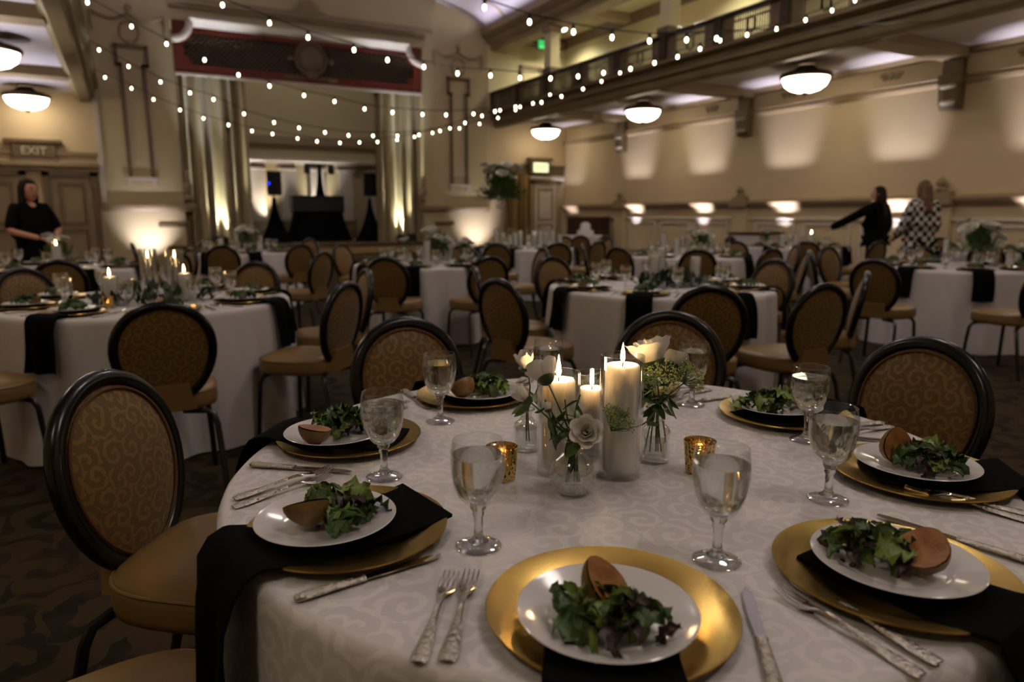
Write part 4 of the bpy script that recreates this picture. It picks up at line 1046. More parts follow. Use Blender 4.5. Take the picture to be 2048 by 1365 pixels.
def salad_far(seed):
    rnd = random.Random(seed); mb = MB()
    for i in range(16):
        r = .05*sqrt(rnd.random()); a = rnd.uniform(0, 2*pi); s0 = len(mb.v)
        mb.grid(lambda u, v: ((u-.5)*.035*sin(pi*min(1, v+.05)), (v-.5)*.055, .015*sin(pi*v)+.008*sin(9*u+i)), 4, 4)
        mb.xf(T((r*cos(a), r*sin(a), .006+.026*(1-(r/.06)**2))) @ RZ(rnd.uniform(0, 6.28)) @ RX(rnd.uniform(-.4, .6)), s0)
    me = mb.mesh('salad', 'salad_green', 80); return me
SALF = [salad_far(1), salad_far(2)]
def pear():
    mb = MB(); prof = [(0,-.034),(.013,-.0325),(.024,-.026),(.0315,-.014),(.0325,-.002),(.029,.010),(.0225,.020),(.016,.027),(.009,.032),(0,.034)]
    m = 14; n_ = len(prof)
    for y, (r, yy) in enumerate(prof):
        for j in range(m+1):
            a = pi + pi*j/m; mb.v.append((r*cos(a), yy, r*sin(a)))
    for y in range(n_-1):
        for j in range(m): mb.f.append((y*(m+1)+j, y*(m+1)+j+1, (y+1)*(m+1)+j+1, (y+1)*(m+1)+j))
    skin = mb.mesh('pear_skin', 'pear_skin', 60)
    f = MB(); pts = [(r*.98, yy, .0004+.002*(r/.03)) for r, yy in prof] + [(-r*.98, yy, .0004+.002*(r/.03)) for r, yy in reversed(prof)]
    f.v = [(0, -.004, -.004)] + pts; f.f = [(0, i+1, (i+1) % len(pts)+1) for i in range(len(pts))]
    flesh = f.mesh('cut_face', 'pear_flesh', 80)
    return [('pear_skin', skin, None, None), ('cut_face', flesh, None, None)]
PEAR = pear()
# ------------------------------------------------------------------ flowers
def petal(rt, h, half, flare, curl=0.0, droop=0.0, mt='petal_white', n=7):
    mb = MB()
    def fn(u, v):
        x = (u-.5)*2; a = x*half*(.35+.65*sin(pi*min(1, .15+v*.8))**.7)
        vv = v*(1-.13*x*x)
        r = rt*(min(1, vv*1.5)**.6) + flare*vv**4
        return (r*cos(a), r*sin(a), h*vv - droop*vv**5 + .05*h*sin(3*x+half*5)*v)
    mb.grid(fn, n, 7)
    return mb.mesh('petal', mt, 80)
PT = [petal(.22, .95, 1.3, -.05), petal(.42, .98, 1.05, .05), petal(.66, .95, .85, .18, 0, .06), petal(.85, .86, .75, .34, 0, .16)]
def bloom_rows(parent_row, mx, layers, seed=0):
    rnd = random.Random(seed); rows = []
    for li in layers:
        n_ = (3, 4, 5, 6)[li]
        for i in range(n_):
            m = mx @ RZ(2*pi*i/n_ + li*.9 + rnd.uniform(-.15, .15)) @ RY(rnd.uniform(-.06, .06))
            rows.append(('petal', PT[li], parent_row, m))
    return rows
SEPAL = MB().lathe([(0,-.12),(.14,-.1),(.34,.05),(.42,.2),(.36,.2),(0,.1)], 12).mesh('sepals', 'stem_green')
def lf(L_, Wd, bend=.25, mt='leaf_green'):
    mb = MB(); mb.grid(lambda u, v: ((u-.5)*Wd*sin(pi*min(1, .04+v*.96))**.8, L_*v, bend*L_*v*v + .12*Wd*abs(u-.5)*2 - .0), 5, 7); return mb.mesh('leaf', mt, 80)
LEAF1, LEAF2, LEAF3 = lf(.045, .015), lf(.032, .013, -.2), lf(.05, .012, .1, 'leaf_dark')
def PD(px, py, zc):
    return Vector((0,0,EYE)) + ray_dir(px, py)*zc
def orient(d):
    return Vector(d).to_track_quat('Z', 'Y').to_matrix().to_4x4()
def flower(name, label, path, size, bloom, leaves=(), face=None, rstem=.0016, seed=0, group='garden stems in the vases on the front table'):
    """path: world points from the vase floor up to the bloom; leaves: (position along 0..1, turn, template)"""
    P0 = path[0]; pts = [p-P0 for p in path]
    # smooth the stem
    sm = []
    for i in range(len(pts)-1):
        for q in range(5):
            t = q/5; a = pts[max(i-1,0)]; b = pts[i]; c = pts[i+1]; d = pts[min(i+2, len(pts)-1)]
            sm.append(.5*((2*b)+(c-a)*t+(2*a-5*b+4*c-d)*t*t+(3*b-a-3*c+d)*t**3))
    sm.append(pts[-1])
    rows = [('stem', MB().tube(sm, rstem, 6).mesh('stem', 'stem_green'), None, None)]
    top = sm[-1]; dr = (sm[-1]-sm[-3]).normalized() if face is None else Vector(face).normalized()
    if bloom:
        m = T(top - dr*size*.3) @ orient(dr) @ Matrix.Scale(size, 4)
        rows.append(('sepals', SEPAL, None, m))
        if bloom == 'umbel':
            rows.pop(); rnd = random.Random(seed); st = MB(); fl = MB()
            for i in range(34):
                a = rnd.uniform(0, 2*pi); b = .95*sqrt(rnd.random()); ln = size*rnd.uniform(.75, 1.1)
                d_ = Vector((sin(b)*cos(a), sin(b)*sin(a), cos(b))); e = d_*ln
                st.tube([(0,0,0), e*.6+Vector((0,0,-.001)), e], [.0006,.0005,.0004], 4)
                for q in range(9):
                    f_ = e + Vector((rnd.uniform(-1,1), rnd.uniform(-1,1), rnd.uniform(-.4,.8)))*size*.16; fl.ball(f_, size*.042, 5, 3)
            m = T(top) @ orient(dr)
            rows.append(('rays', st.mesh('rays', 'stem_green'), None, m)); rows.append(('florets', fl.mesh('florets', 'umbel_green'), None, m))
        else: rows += bloom_rows(None, m, {'rose': (0,1,2,3), 'half': (0,1,2), 'bud': (0,1)}[bloom], seed)
    for t, turn, me in leaves:
        i = int(t*(len(sm)-2)); p = sm[i]; d_ = (sm[i+1]-sm[i]).normalized()
        rows.append(('leaf', me, None, T(p) @ orient(d_) @ RZ(turn) @ RX(radians(-40)) @ T((0,0,0))))
    # leaves lie along local +Y: tip them outward
    o = spawn(rows, name, unique(label), 'flower', group, P0)
    for c in o.children:
        if c.name.startswith('florets') or c.name.startswith('rays'): c['kind'] = 'stuff'
    return o

# ------------------------------------------------------------------ the front table
TX, TD = .203, 1.431
TC = table(TX, TD, 'the front table', 3, .765, True)
RT = .765
SEAT = [  # angle about the table, charger pixel, plate pixel, pear pixel, side words
 (-126, (1222,1240), (1210,1242), (1212,1178), 'near'), (-169.5, (696,1054), (648,1038), (612,1022), 'near door'), (144, (700,873), (668,866), (628,866), 'door'),
 (96.5, (948,789), (962,783), (922,778), 'far door'), (49, None, None, None, 'far'), (2, (1568,826), (1552,812), (1592,790), 'far wall'),
 (-42, (1838,945), (1832,928), (1795,900), 'wall'), (-86.5, (1783,1143), (1790,1122), (1846,1108), 'near wall')]
def PZ(px, py, z):
    d = ray_dir(px, py); return Vector((0,0,EYE)) + d*((z-EYE)/d.z)
PEAR_ROT = {'near': (.75, .15, .9), 'near door': (.1, .5, 2.2), 'door': (.1, .2, 1.2), 'far door': (.2, .9, 2.5), 'far wall': (.3, .4, 1.0), 'wall': (1.3, .1, .2), 'near wall': (.55, -.1, -.9)}
for ang, cp, pp, rp, sd in SEAT:
    a = radians(ang); u = Vector((cos(a), sin(a), 0))
    cc = TC + u*.588 if cp is None else PZ(cp[0], cp[1], ZT+.012)
    v = cc-TC; v.z = 0
    if v.length > .612: cc = TC + v.normalized()*.612; cc.z = ZT
    v = cc-TC; v.z = 0; a = atan2(v.y, v.x); u = Vector((cos(a), sin(a), 0))
    seat = 'at the %s seat of the front table' % sd
    spawn([(None, CHARGER, None, None)], 'charger_plate', unique('gold charger plate ' + seat), 'charger', 'gold chargers', (cc.x, cc.y, ZT+.0005))
    lat = {'near': .0, 'near door': -.01}.get(sd, 0)
    o = link('napkin', napkin_mesh(.15 if sd != 'near door' else .17, v.length-{'near': .07, 'near door': .15, 'near wall': .10, 'wall': .09}.get(sd, .12), RT, {'near': .07, 'near door': .15, 'near wall': .10, 'wall': .09}.get(sd, .12), .28 if sd != 'near door' else .36, int(ang+400), .008, .12), None, (TC.x, TC.y, 0), (0, 0, a-pi/2+lat))
    tag(o, unique('folded black napkin hanging ' + seat), 'napkin', 'black napkins')
    pc = cc if pp is None else PZ(pp[0], pp[1], ZT+.027)
    e_ = pc-cc; e_.z = 0
    if e_.length > .034: pc = cc + e_.normalized()*.034
    spawn([(None, PLATE, None, None)], 'dinner_plate', unique('white plate with salad ' + seat), 'plate', 'white plates', (pc.x, pc.y, ZT+.0155))
    s0 = int(ang)+500
    pear_p = pc + u*.03 if rp is None else PZ(rp[0], rp[1], ZT+.05)
    off = (pc-pear_p); off.z = 0; off = off.normalized()*.026 if off.length > .01 else Vector((0,0,0))
    spawn(salad_tpl(s0, 40), 'salad', unique('mixed green salad ' + seat), 'salad', 'salads', (pc.x+off.x, pc.y+off.y, ZT+.0195), random.Random(s0).uniform(0, 6))
    rx, ry, rz = PEAR_ROT.get(sd, (.3, .3, 1))
    spawn(PEAR, 'roasted_pear_half', unique('roasted brown pear half on the salad ' + seat), 'pear', 'roasted pear halves', (pear_p.x, pear_p.y, ZT+.060), 0, 1.05, (rx, ry, rz-HEAD))
def lay(tpl, name, label, cat, p0, p1, z=.0012):
    A, B = PZ(p0[0], p0[1], ZT+.004), PZ(p1[0], p1[1], ZT+.004); d = B-A
    return spawn(tpl, name, unique(label), cat, 'silver cutlery on the front table', (A.x, A.y, ZT+z), atan2(d.y, d.x)-pi/2)
for sd, f1, f2, kn in (
  ('near', ((835,1325),(905,1150)), ((893,1325),(952,1125)), ((1555,1392),(1487,1158))),
  ('near door', ((466,1014),(690,945)), ((468,999),(660,942)), ((588,1202),(905,1106))),
  ('door', ((660,832),(815,820)), ((672,826),(820,808)), ((500,931),(724,947))),
  ('far door', ((1062,757),(1035,790)), ((1048,756),(1022,782)), ((808,781),(877,833))),
  ('far', ((1420,778),(1360,795)), ((1408,772),(1350,785)), ((1200,757),(1190,780))),
  ('far wall', ((1784,852),(1712,868)), ((1766,846),(1704,853)), ((1462,794),(1378,806))),
  ('wall', ((2075,1046),(1850,990)), ((2075,1034),(1835,985)), ((1882,893),(1790,884))),
  ('near wall', ((1846,1350),(1554,1182)), ((1880,1329),(1562,1156)), ((2068,1128),(1748,1029)))):
    lay(FORK, 'fork', 'outer silver fork at the %s seat of the front table' % sd, 'fork', *f1)
    lay(FORK, 'fork', 'inner silver fork at the %s seat of the front table' % sd, 'fork', *f2, .0035)
    lay(KNIFE, 'knife', 'silver table knife at the %s seat of the front table' % sd, 'knife', *kn)
for i, (px, py, ic, lb) in enumerate(((957,1093,0,'stemmed water glass in front of the near charger toward the exit doors'), (1433,1122,0,'stemmed water glass beside the gold votive'), (769,955,1,'stemmed glass full of ice water behind two forks'),
        (881,844,0,'stemmed water glass before the far door-side chair'), (1128,805,0,'stemmed water glass standing behind the burning candles'), (1383,811,0,'stemmed water glass behind the big white rose'), (1612,882,1,'stemmed glass of ice water beside the far wall-side salad'), (1655,1000,0,'stemmed water glass before the wall-side salad'))):
    p = PZ(px, py, ZT)
    if i == 4: p = TC + Vector((cos(radians(74)), sin(radians(74)), 0))*.47
    spawn(GOBI if ic else GOB, 'water_goblet', unique(lb + ' on the front table' if len(lb.split()) < 12 else lb), 'water glass', 'water goblets', (p.x, p.y, ZT+.0008), i*.7, (1.02, 1.02, 1.0 if i != 1 else 1.02))
def candle_set(p, r, hg, hw, lb, flame=True, far=False, lit_scale=1.0, gname='pillar candles in glass', rw=None):
    """pillar candle standing in a glass cylinder"""
    n = 20 if far else 48
    c = MB(); c.lathe([(0,.0),(r*.98,.0),(r,.003),(r,hg),(r-.0015,hg+.0006),(r-.003,hg),(r-.003,.012),(0,.010)], n)
    o = spawn([(None, c.mesh('glass_cylinder', 'cylinder_glass', 50), None, None)], 'glass_cylinder', unique('clear glass cylinder around ' + lb), 'candle holder', 'glass candle cylinders', p)
    rw = rw or r-.009
    w_ = MB(); w_.lathe([(0,.0),(rw,.0),(rw,hw-.004),(rw-.003,hw),(rw*.7,hw-.002),(rw*.3,hw-.004),(0,hw-.005)], n)
    rows = [('wax', w_.mesh('wax', 'wax_far' if far else 'wax', 50), None, None), ('wick', MB().tube([(0,0,hw-.006),(.0008,0,hw+.004),(.002,0,hw+.010)], .0011, 6).mesh('wick', 'wick'), None, None)]
    if flame:
        f = MB(); s_ = lit_scale
        f.lathe([(0,hw+.004),(.0022*s_,hw+.006),(.0042*s_,hw+.0105*s_),(.0046*s_,hw+.015*s_),(.0038*s_,hw+.022*s_),(.0022*s_,hw+.031*s_),(.001*s_,hw+.038*s_),(0,hw+.043*s_)], 8 if far else 12)
        rows.append(('flame', f.mesh('flame', 'far_flame_glow' if far else 'flame_glow'), None, None))
    spawn(rows, 'pillar_candle', unique(lb), 'candle', gname, (p[0], p[1], p[2]+.0125))
def tz(v, z=ZT+.0008): return (v.x, v.y, z)
candle_set(tz(PZ(1239,950,ZT)), .0425, .243, .212, 'the tallest burning white pillar candle on the front table')
candle_set(tz(PZ(1115,943,ZT)), .0425, .205, .178, 'the burning white pillar candle behind the round bud vase', lit_scale=1.15)
candle_set(tz(PZ(1181,905,ZT)), .037, .178, .132, 'the shortest burning white pillar candle between two taller ones')
def vase(name, prof, p, lb, mt='cut_glass'):
    c = MB(); inner = [(max(0, r-.0022), z) for r, z in reversed(prof)]; inner[-1] = (0, .006)
    c.lathe([(0,0)] + prof + inner, 40)
    rows = [('vase_body', c.mesh('vase_body', mt, 50), None, None)]
    rr = prof[-1][0]; ring = MB(); ring.ring_tube([(rr*cos(2*pi*i/32), rr*sin(2*pi*i/32), prof[-1][1]) for i in range(32)], .0018, 6)
    rows.append(('rim', ring.mesh('rim', 'stem_glass'), None, None))
    return spawn(rows, name, unique(lb), 'vase', 'bud vases', p)
V1 = PZ(1144,985,ZT); V2 = PZ(1053,900,ZT); V3 = PZ(1310,922,ZT)
thin_glass('vase_glass', lo=.05, hi=.75, power=.3, rough=.03)
def studs(p, lb):
    pass
vase('bud_vase', [(.02,0),(.030,.004),(.0385,.018),(.0415,.034),(.0395,.05),(.031,.065),(.019,.076),(.0145,.084),(.0145,.096),(.0215,.106)], tz(V1), 'round dimpled glass bud vase before the candles', 'vase_glass')
vase('bud_vase', [(.022,0),(.028,.003),(.029,.02),(.029,.052),(.027,.060),(.017,.068),(.013,.074),(.013,.088),(.017,.093)], tz(V2), 'straight-sided cut glass bud vase beside the gold votive', 'vase_glass')
vase('bud_vase', [(.024,0),(.030,.004),(.031,.02),(.027,.04),(.030,.055),(.031,.064),(.026,.074),(.018,.082),(.0165,.09),(.018,.098),(.0165,.104),(.018,.112),(.021,.116)], tz(V3), 'waisted cut glass bottle vase under the big white rose', 'vase_glass')
# dimples of the round vase
dm = MB()
for q, (zz, rr) in enumerate(((.010,.034),(.018,.0388),(.027,.0412),(.036,.0416),(.045,.0405))):
    for i in range(18):
        a = 2*pi*(i+.5*(q%2))/18; dm.ball((rr*cos(a), rr*sin(a), zz), .0042, 6, 4)
o = link('dimples', dm.mesh('dimples', 'vase_glass'), [x for x in COL.objects if x.name == 'bud_vase'][0]); o['kind'] = 'stuff'
# water in the vases
for nm, r_, h_ in (('bud_vase', .028, .05), ('bud_vase.001', .024, .05), ('bud_vase.002', .025, .045)):
    link('water', MB().lathe([(0,.007),(r_*.85,.007),(r_,.02),(r_,h_),(0,h_)], 24).mesh('water', 'far_glass'), bpy.data.objects[nm])
# stems
def up(v, z): return Vector((v.x, v.y, ZT+z))
n1 = up(V1, .098); b1 = up(V1, .02)
G1 = 'stems in the round bud vase'
flower('rose_stem', 'open white rose leaning out of the round bud vase', [b1+CR*-.012, n1, PD(1162,884,1.235), PD(1172,866,1.22)], .027, 'rose', [(.8, 2, LEAF1)], face=(ray_dir(1175,860)*-1+Vector((0,0,.35))), seed=1)
flower('lisianthus_stem', 'white lisianthus bloom turned toward the candle flame', [b1+CR*.014, n1, PD(1118,815,1.28), PD(1090,754,1.31)], .042, 'half', [(.45,1,LEAF3),(.6,3.5,LEAF1),(.7,.4,LEAF3),(.5,5,LEAF1)], seed=2)
flower('lisianthus_stem', 'greenish closed bud low beside the far door-side charger', [b1+CR*.010+CF*.01, n1+CR*-.004, PD(1098,838,1.25), PD(1050,796,1.25)], .033, 'bud', [(.5,2,LEAF3),(.75,4,LEAF2),(.35,0,LEAF1)], seed=3)
flower('leafy_stem', 'leafy green sprig reaching up before the shortest candle', [b1+CR*.004, n1+CR*.004, PD(1150,830,1.25), PD(1160,790,1.26)], .02, None, [(.45,0,LEAF1),(.6,2.2,LEAF1),(.7,4.4,LEAF1),(.8,1,LEAF2),(.9,3,LEAF1),(.98,5,LEAF2),(.35,3,LEAF3)], seed=4)
flower('leafy_stem', 'dark leafy sprig in the round bud vase', [b1+CR*-.008, n1+CR*-.003, PD(1112,840,1.26), PD(1090,800,1.28)], .02, None, [(.4,0,LEAF3),(.5,2.2,LEAF3),(.62,4.4,LEAF3),(.75,1,LEAF1),(.85,3,LEAF3),(.95,5,LEAF1)], seed=5)
b2 = up(V2, .02); n2 = up(V2, .088)
flower('lisianthus_stem', 'yellow-green lisianthus bud at the top of the straight vase', [b2, n2, PD(1060,775,1.49), PD(1052,730,1.47)], .043, 'bud', [(.4,0,LEAF1),(.55,2,LEAF1),(.7,4,LEAF3),(.85,1,LEAF1)], seed=6)
flower('leafy_stem', 'small leafy stem in the straight vase', [b2+CR*.006, n2+CR*.003, PD(1066,800,1.5), PD(1078,770,1.5)], .02, None, [(.4,0,LEAF1),(.6,2,LEAF1),(.75,4,LEAF1),(.9,1,LEAF1)], seed=7)
b3 = up(V3, .02); n3 = up(V3, .11)
flower('rose_stem', 'big white rose rising above the tallest candle', [b3, n3, PD(1316,770,1.45), PD(1304,716,1.45)], .062, 'half', [(.45,0,LEAF1),(.6,2,LEAF1),(.75,4,LEAF1)], seed=8)
flower('rose_stem', 'half-hidden white rose beside the big one', [b3+CR*.006, n3+CR*.004, PD(1335,770,1.48), PD(1345,726,1.49)], .038, 'half', [(.6,1,LEAF1)], seed=9)
for q, (lb, mid, end, sz, lv, fc) in enumerate((
  ('green lace flower spreading under the big rose', (1325,790,1.43), (1328,772,1.41), .042, [(.4,2,LEAF1),(.55,5,LEAF3),(.7,1,LEAF1)], None),
  ('feathery lace flower reaching toward the far goblet', (1345,785,1.46), (1366,768,1.47), .040, [(.5,1,LEAF1),(.7,3,LEAF1)], None),
  ('lace flower head before the rose leaves', (1308,790,1.44), (1300,775,1.42), .036, [(.5,4,LEAF1),(.6,1,LEAF1),(.8,2.5,LEAF1)], None),
  ('small lace flower high behind the big rose', (1335,775,1.5), (1348,748,1.5), .036, [(.6,2,LEAF1),(.8,5,LEAF1)], None),
  ('lace flower drooping before the tallest candle', (1285,850,1.36), (1222,862,1.33), .044, [(.7,4,LEAF2)], CR*.55+Vector((0,0,.85))-CF*.3))):
    flower('lace_flower_stem', lb, [b3+CR*(.012*(q-2)), n3+CR*(.003*(q-2)), PD(*mid), PD(*end)], sz, 'umbel', lv, fc, seed=10+q)
flower('leafy_stem', 'broad-leaved sprig under the lace flowers', [b3+CR*.004+CF*.004, n3, PD(1330,800,1.43), PD(1345,782,1.42)], .02, None, [(.4,0,LEAF1),(.5,2,LEAF1),(.6,4,LEAF1),(.7,1,LEAF1),(.8,3,LEAF1),(.9,5,LEAF1)], seed=20)
flower('leafy_stem', 'leafy sprig bending toward the big candle from the round vase', [b1+CR*.01, n1+CR*.006, PD(1136,842,1.26), PD(1130,800,1.28)], .02, None, [(.4,1,LEAF3),(.52,3,LEAF1),(.64,5,LEAF3),(.76,2,LEAF1),(.9,4,LEAF1)], seed=21)
flower('lisianthus_stem', 'narrow green bud among the leaves of the round vase', [b1+CR*-.01, n1+CR*-.002, PD(1108,850,1.25), PD(1096,818,1.25)], .018, 'bud', [(.5,2,LEAF3),(.75,4,LEAF3)], seed=22)
# votives
def gold_votive(p, lb, far=False):
    c = MB(); c.lathe([(0,0),(.025,0),(.0265,.004),(.0315,.062),(.0325,.066),(.031,.066),(.0285,.058),(.024,.008),(0,.007)], 20 if far else 40)
    root = spawn([('cup', c.mesh('cup', 'mercury_gold', 50), None, None)], 'votive_holder', unique(lb), 'votive', 'gold votives', p)
    f = MB(); f.lathe([(0,.03),(.003,.033),(.0035,.037),(.002,.045),(0,.052)], 8)
    k_ = MB(); k_.lathe([(0,.008),(.019,.008),(.019,.028),(.017,.029),(0,.026)], 20)
    spawn([('wax', k_.mesh('wax', 'wax_far'), None, None), ('flame', f.mesh('flame', 'tealight_glow'), None, None)], 'tea_light', unique('tea light inside ' + lb), 'candle', 'tea lights', (p[0], p[1], p[2]+.0005))
gold_votive(tz(PZ(1397,945,ZT)), 'the mottled gold glass votive beside the waisted vase'); gold_votive(tz(PZ(1004,958,ZT)), 'the mottled gold glass votive behind a water glass')
# its chairs
for x, d, tw in ((-.955, 1.58, 0), (-.385, 2.46, 0), (.60, 2.62, 0), (1.235, 2.04, 0)):
    chair(x, d, TX, TD, 'the front table', tw)
chair(-.83, .74, TX, TD+.1, 'the front table', 0)
# ------------------------------------------------------------------ the other tables
def mound(seed, n, rx, ry, h, size=.05, mt='leaf_dark', name='foliage', wid=.4):
    rnd = random.Random(seed); mb = MB()
    for i in range(n):
        r = sqrt(rnd.random()); a = rnd.uniform(0, 2*pi); s0 = len(mb.v); L_ = size*rnd.uniform(.7, 1.2)
        mb.grid(lambda u, v: ((u-.5)*L_*wid*sin(pi*min(1, v*.96+.04)), L_*v, .2*L_*v*v), 3, 4)
        mb.xf(T((rx*r*cos(a), ry*r*sin(a), h*rnd.random()*(1-r*r*.7))) @ RZ(rnd.uniform(0, 6.28)) @ RX(rnd.uniform(-.2, 1.2)), s0)
    return mb.mesh(name, mt, 80)
def rose_far():
    mb = MB()
    for li, n_ in ((0,3),(1,4),(2,5),(3,6)):
        rt, h, half, fl = ((.22,.95,1.3,-.05),(.42,.98,1.05,.05),(.66,.95,.85,.18),(.85,.86,.75,.34))[li]
        for i in range(n_):
            s0 = len(mb.v)
            mb.grid(lambda u, v: ((rt*(min(1,v*1.5)**.6)+fl*v**4)*cos((u-.5)*2*half*(.4+.6*v)), (rt*(min(1,v*1.5)**.6)+fl*v**4)*sin((u-.5)*2*half*(.4+.6*v)), h*v*(1-.4*(u-.5)**2)), 4, 4)
            mb.xf(RZ(2*pi*i/n_+li*.9), s0)
    return mb.mesh('rose', 'petal_far', 80)
ROSEF = rose_far()
def arrangement(p, label, seed, r=.13, h=.26, roses=7, vase_h=.12, size=.045, gname='flower arrangements on the tables', leaves=130):
    rnd = random.Random(seed)
    v = MB(); v.lathe([(.0,0),(.045,0),(.05,.01),(.055,vase_h*.6),(.045,vase_h),(.04,vase_h),(.045,vase_h*.5),(.0,.012)], 20)
    fo = MB(); s_ = []
    for i in range(leaves):
        a = rnd.uniform(0, 2*pi); el = rnd.uniform(-.1, 1.5); rr = r*rnd.uniform(.4, 1.0); s0 = len(fo.v); L_ = size*rnd.uniform(.8, 1.4)
        fo.grid(lambda u, w_: ((u-.5)*L_*.42*sin(pi*min(1, w_*.96+.04)), L_*w_, .2*L_*w_*w_), 3, 4)
        c = Vector((rr*cos(a)*cos(el), rr*sin(a)*cos(el), vase_h*.9 + (h-vase_h)*rnd.uniform(.1, .9)*sin(max(.1, el))))
        fo.xf(T(c) @ RZ(a-pi/2+rnd.uniform(-.6,.6)) @ RX(el), s0)
    st = MB()
    rows = [('vase', v.mesh('vase', 'far_glass', 60), None, None), ('foliage', fo.mesh('foliage', 'leaf_green', 80), None, None)]
    for i in range(roses):
        a = 2*pi*i/max(1, roses)+rnd.uniform(-.3,.3); rr = r*rnd.uniform(.35, .95); z = vase_h + (h-vase_h)*rnd.uniform(.45, 1.0)
        d_ = Vector((cos(a)*rr, sin(a)*rr, (z-vase_h)*1.2)); top = Vector((cos(a)*rr, sin(a)*rr, z))
        rows.append(('rose', ROSEF, None, T(top) @ orient(d_) @ Matrix.Scale(size*rnd.uniform(.65, 1.0), 4)))
        st.tube([(0,0,.02), (top.x*.3, top.y*.3, vase_h), top], .003, 5)
    rows.append(('flower_stems', st.mesh('flower_stems', 'stem_green'), None, None))
    o = spawn(rows, 'flower_arrangement', unique(label), 'flowers', gname, p, rnd.uniform(0, 6))
    for c in o.children:
        if c.name.startswith('foliage'): c['kind'] = 'stuff'
    return o
NAPF = {r_: napkin_mesh(.16, .588-.125, r_, .125, .26, 77, .008, .1) for r_ in (.765, .77, .80)}
def settings(x, d, tname, rot, skip=(), R=.765, forks=False):
    c = W(x, d); seen = {}
    for i in range(8):
        if i in skip: continue
        a = rot + i*pi/4; u = Vector((cos(a), sin(a), 0)); sd = side_name(u)
        if sd in seen: sd = seen.setdefault(sd+'2', sd + ' second')
        seen[sd] = sd
        seat = 'at the %s seat of %s' % (sd, tname); q = c + u*(.588 if R < .79 else .61); jr = random.Random(int(x*100+d*37)+i)
        spawn([(None, CHARGER, None, None)], 'charger_plate', unique('gold charger plate ' + seat), 'charger', 'gold chargers', (q.x, q.y, ZT+.0005))
        o = link('napkin', NAPF[R], None, (c.x, c.y, 0), (0, 0, a-pi/2+jr.uniform(-.03,.03))); tag(o, unique('black napkin hanging ' + seat), 'napkin', 'black napkins')
        spawn([(None, PLATE, None, None)], 'dinner_plate', unique('white salad plate ' + seat), 'plate', 'white plates', (q.x, q.y, ZT+.0155))
        spawn([(None, SALF[i % 2], None, None)], 'salad', unique('green salad ' + seat), 'salad', 'salads', (q.x, q.y, ZT+.020), jr.uniform(0, 6), 1.15)
        e = q + Vector((jr.uniform(-.05,.05), jr.uniform(-.05,.05), 0))
        spawn(PEAR, 'roasted_pear_half', unique('brown pear half ' + seat), 'pear', 'roasted pear halves', (e.x, e.y, ZT+.054), 0, 1.0, (jr.uniform(-.4,.8), jr.uniform(-.4,.4), jr.uniform(0,6)))
        ag = a - .40 + jr.uniform(-.04,.04); gq = c + Vector((cos(ag), sin(ag), 0))*.47
        spawn(GOBF, 'water_goblet', unique('water goblet ' + seat), 'water glass', 'water goblets', (gq.x, gq.y, ZT+.0008))
        if forks:
            lv = Vector((u.y, -u.x, 0)); f = c + u*.72 + lv*.2; spawn(FORK, 'fork', unique('silver fork ' + seat), 'fork', 'silver cutlery on other tables', (f.x, f.y, ZT+.0012), a+pi/2)
            kq = c + u*.72 - lv*.2; spawn(KNIFE, 'knife', unique('silver knife ' + seat), 'knife', 'silver cutlery on other tables', (kq.x, kq.y, ZT+.0012), a+pi/2)
    return c
def on(c, dx, dd, z=ZT+.0008):
    p = c + CR*dx + CF*dd; return (p.x, p.y, z)
# table with tall candlesticks
N1 = 'the candlestick table'
c = table(-2.2, 4.22, N1, 5, .80); settings(-2.2, 4.22, N1, radians(8), forks=True, R=.8)
candle_set(on(c, -.10, -.22), .043, .16, .15, 'a burning white pillar candle over the votive on the candlestick table', True, True, 1.2)
candle_set(on(c, .235, -.02), .043, .165, .155, 'a burning white pillar candle beside the goblets of the candlestick table', True, True, 1.2)
for q, (dx, dd) in enumerate(((-.10, .22), (.08, .20))):
    p = on(c, dx, dd); lb = ['nearer the exit doors', 'nearer the long wall'][q]
    g = MB(); g.lathe([(0,0),(.05,0),(.052,.004),(.052,.30),(.050,.30),(.050,.01),(0,.008)], 20)
    spawn([(None, g.mesh('hurricane_glass', 'far_glass', 50), None, None)], 'hurricane_glass', unique('tall hurricane glass on the candlestick table ' + lb), 'candle holder', 'hurricane glasses', p)
    hold = MB(); hold.lathe([(0,.0),(.03,.0),(.03,.006),(.008,.012),(.007,.07),(.014,.08),(.014,.09),(0,.09)], 16)
    tp = MB(); tp.lathe([(0,.09),(.010,.09),(.009,.23),(0,.235)], 12); fl = MB(); fl.lathe([(0,.237),(.005,.245),(.0055,.252),(.003,.268),(0,.285)], 8)
    spawn([('gold_holder', hold.mesh('gold_holder', 'gold_charger'), None, None), ('taper', tp.mesh('taper', 'wax_far'), None, None), ('flame', fl.mesh('flame', 'far_flame_glow'), 1, None)], 'taper_candle', unique('burning taper candle in gold holder ' + lb), 'candle', 'tapers on the candlestick table', (p[0], p[1], p[2]+.0085))
gold_votive(on(c, -.04, -.36), 'the small gold votive on the candlestick table', True)
gl_ = link('leaf_garland', mound(3, 260, .34, .2, .09, .07), None, on(c, .06, -.08)); tag(gl_, 'green leaf garland around the candlestick table candles', 'garland', None, 'stuff')
for x, d in ((-1.48, 2.93), (-.92, 3.85), (-1.17, 4.74), (-3.4, 4.85), (-2.05, 5.35)): chair(x, d, -2.2, 4.22, N1)
chair(-2.62, 3.10, -2.2, 4.22, N1, -6, 'near door-end')
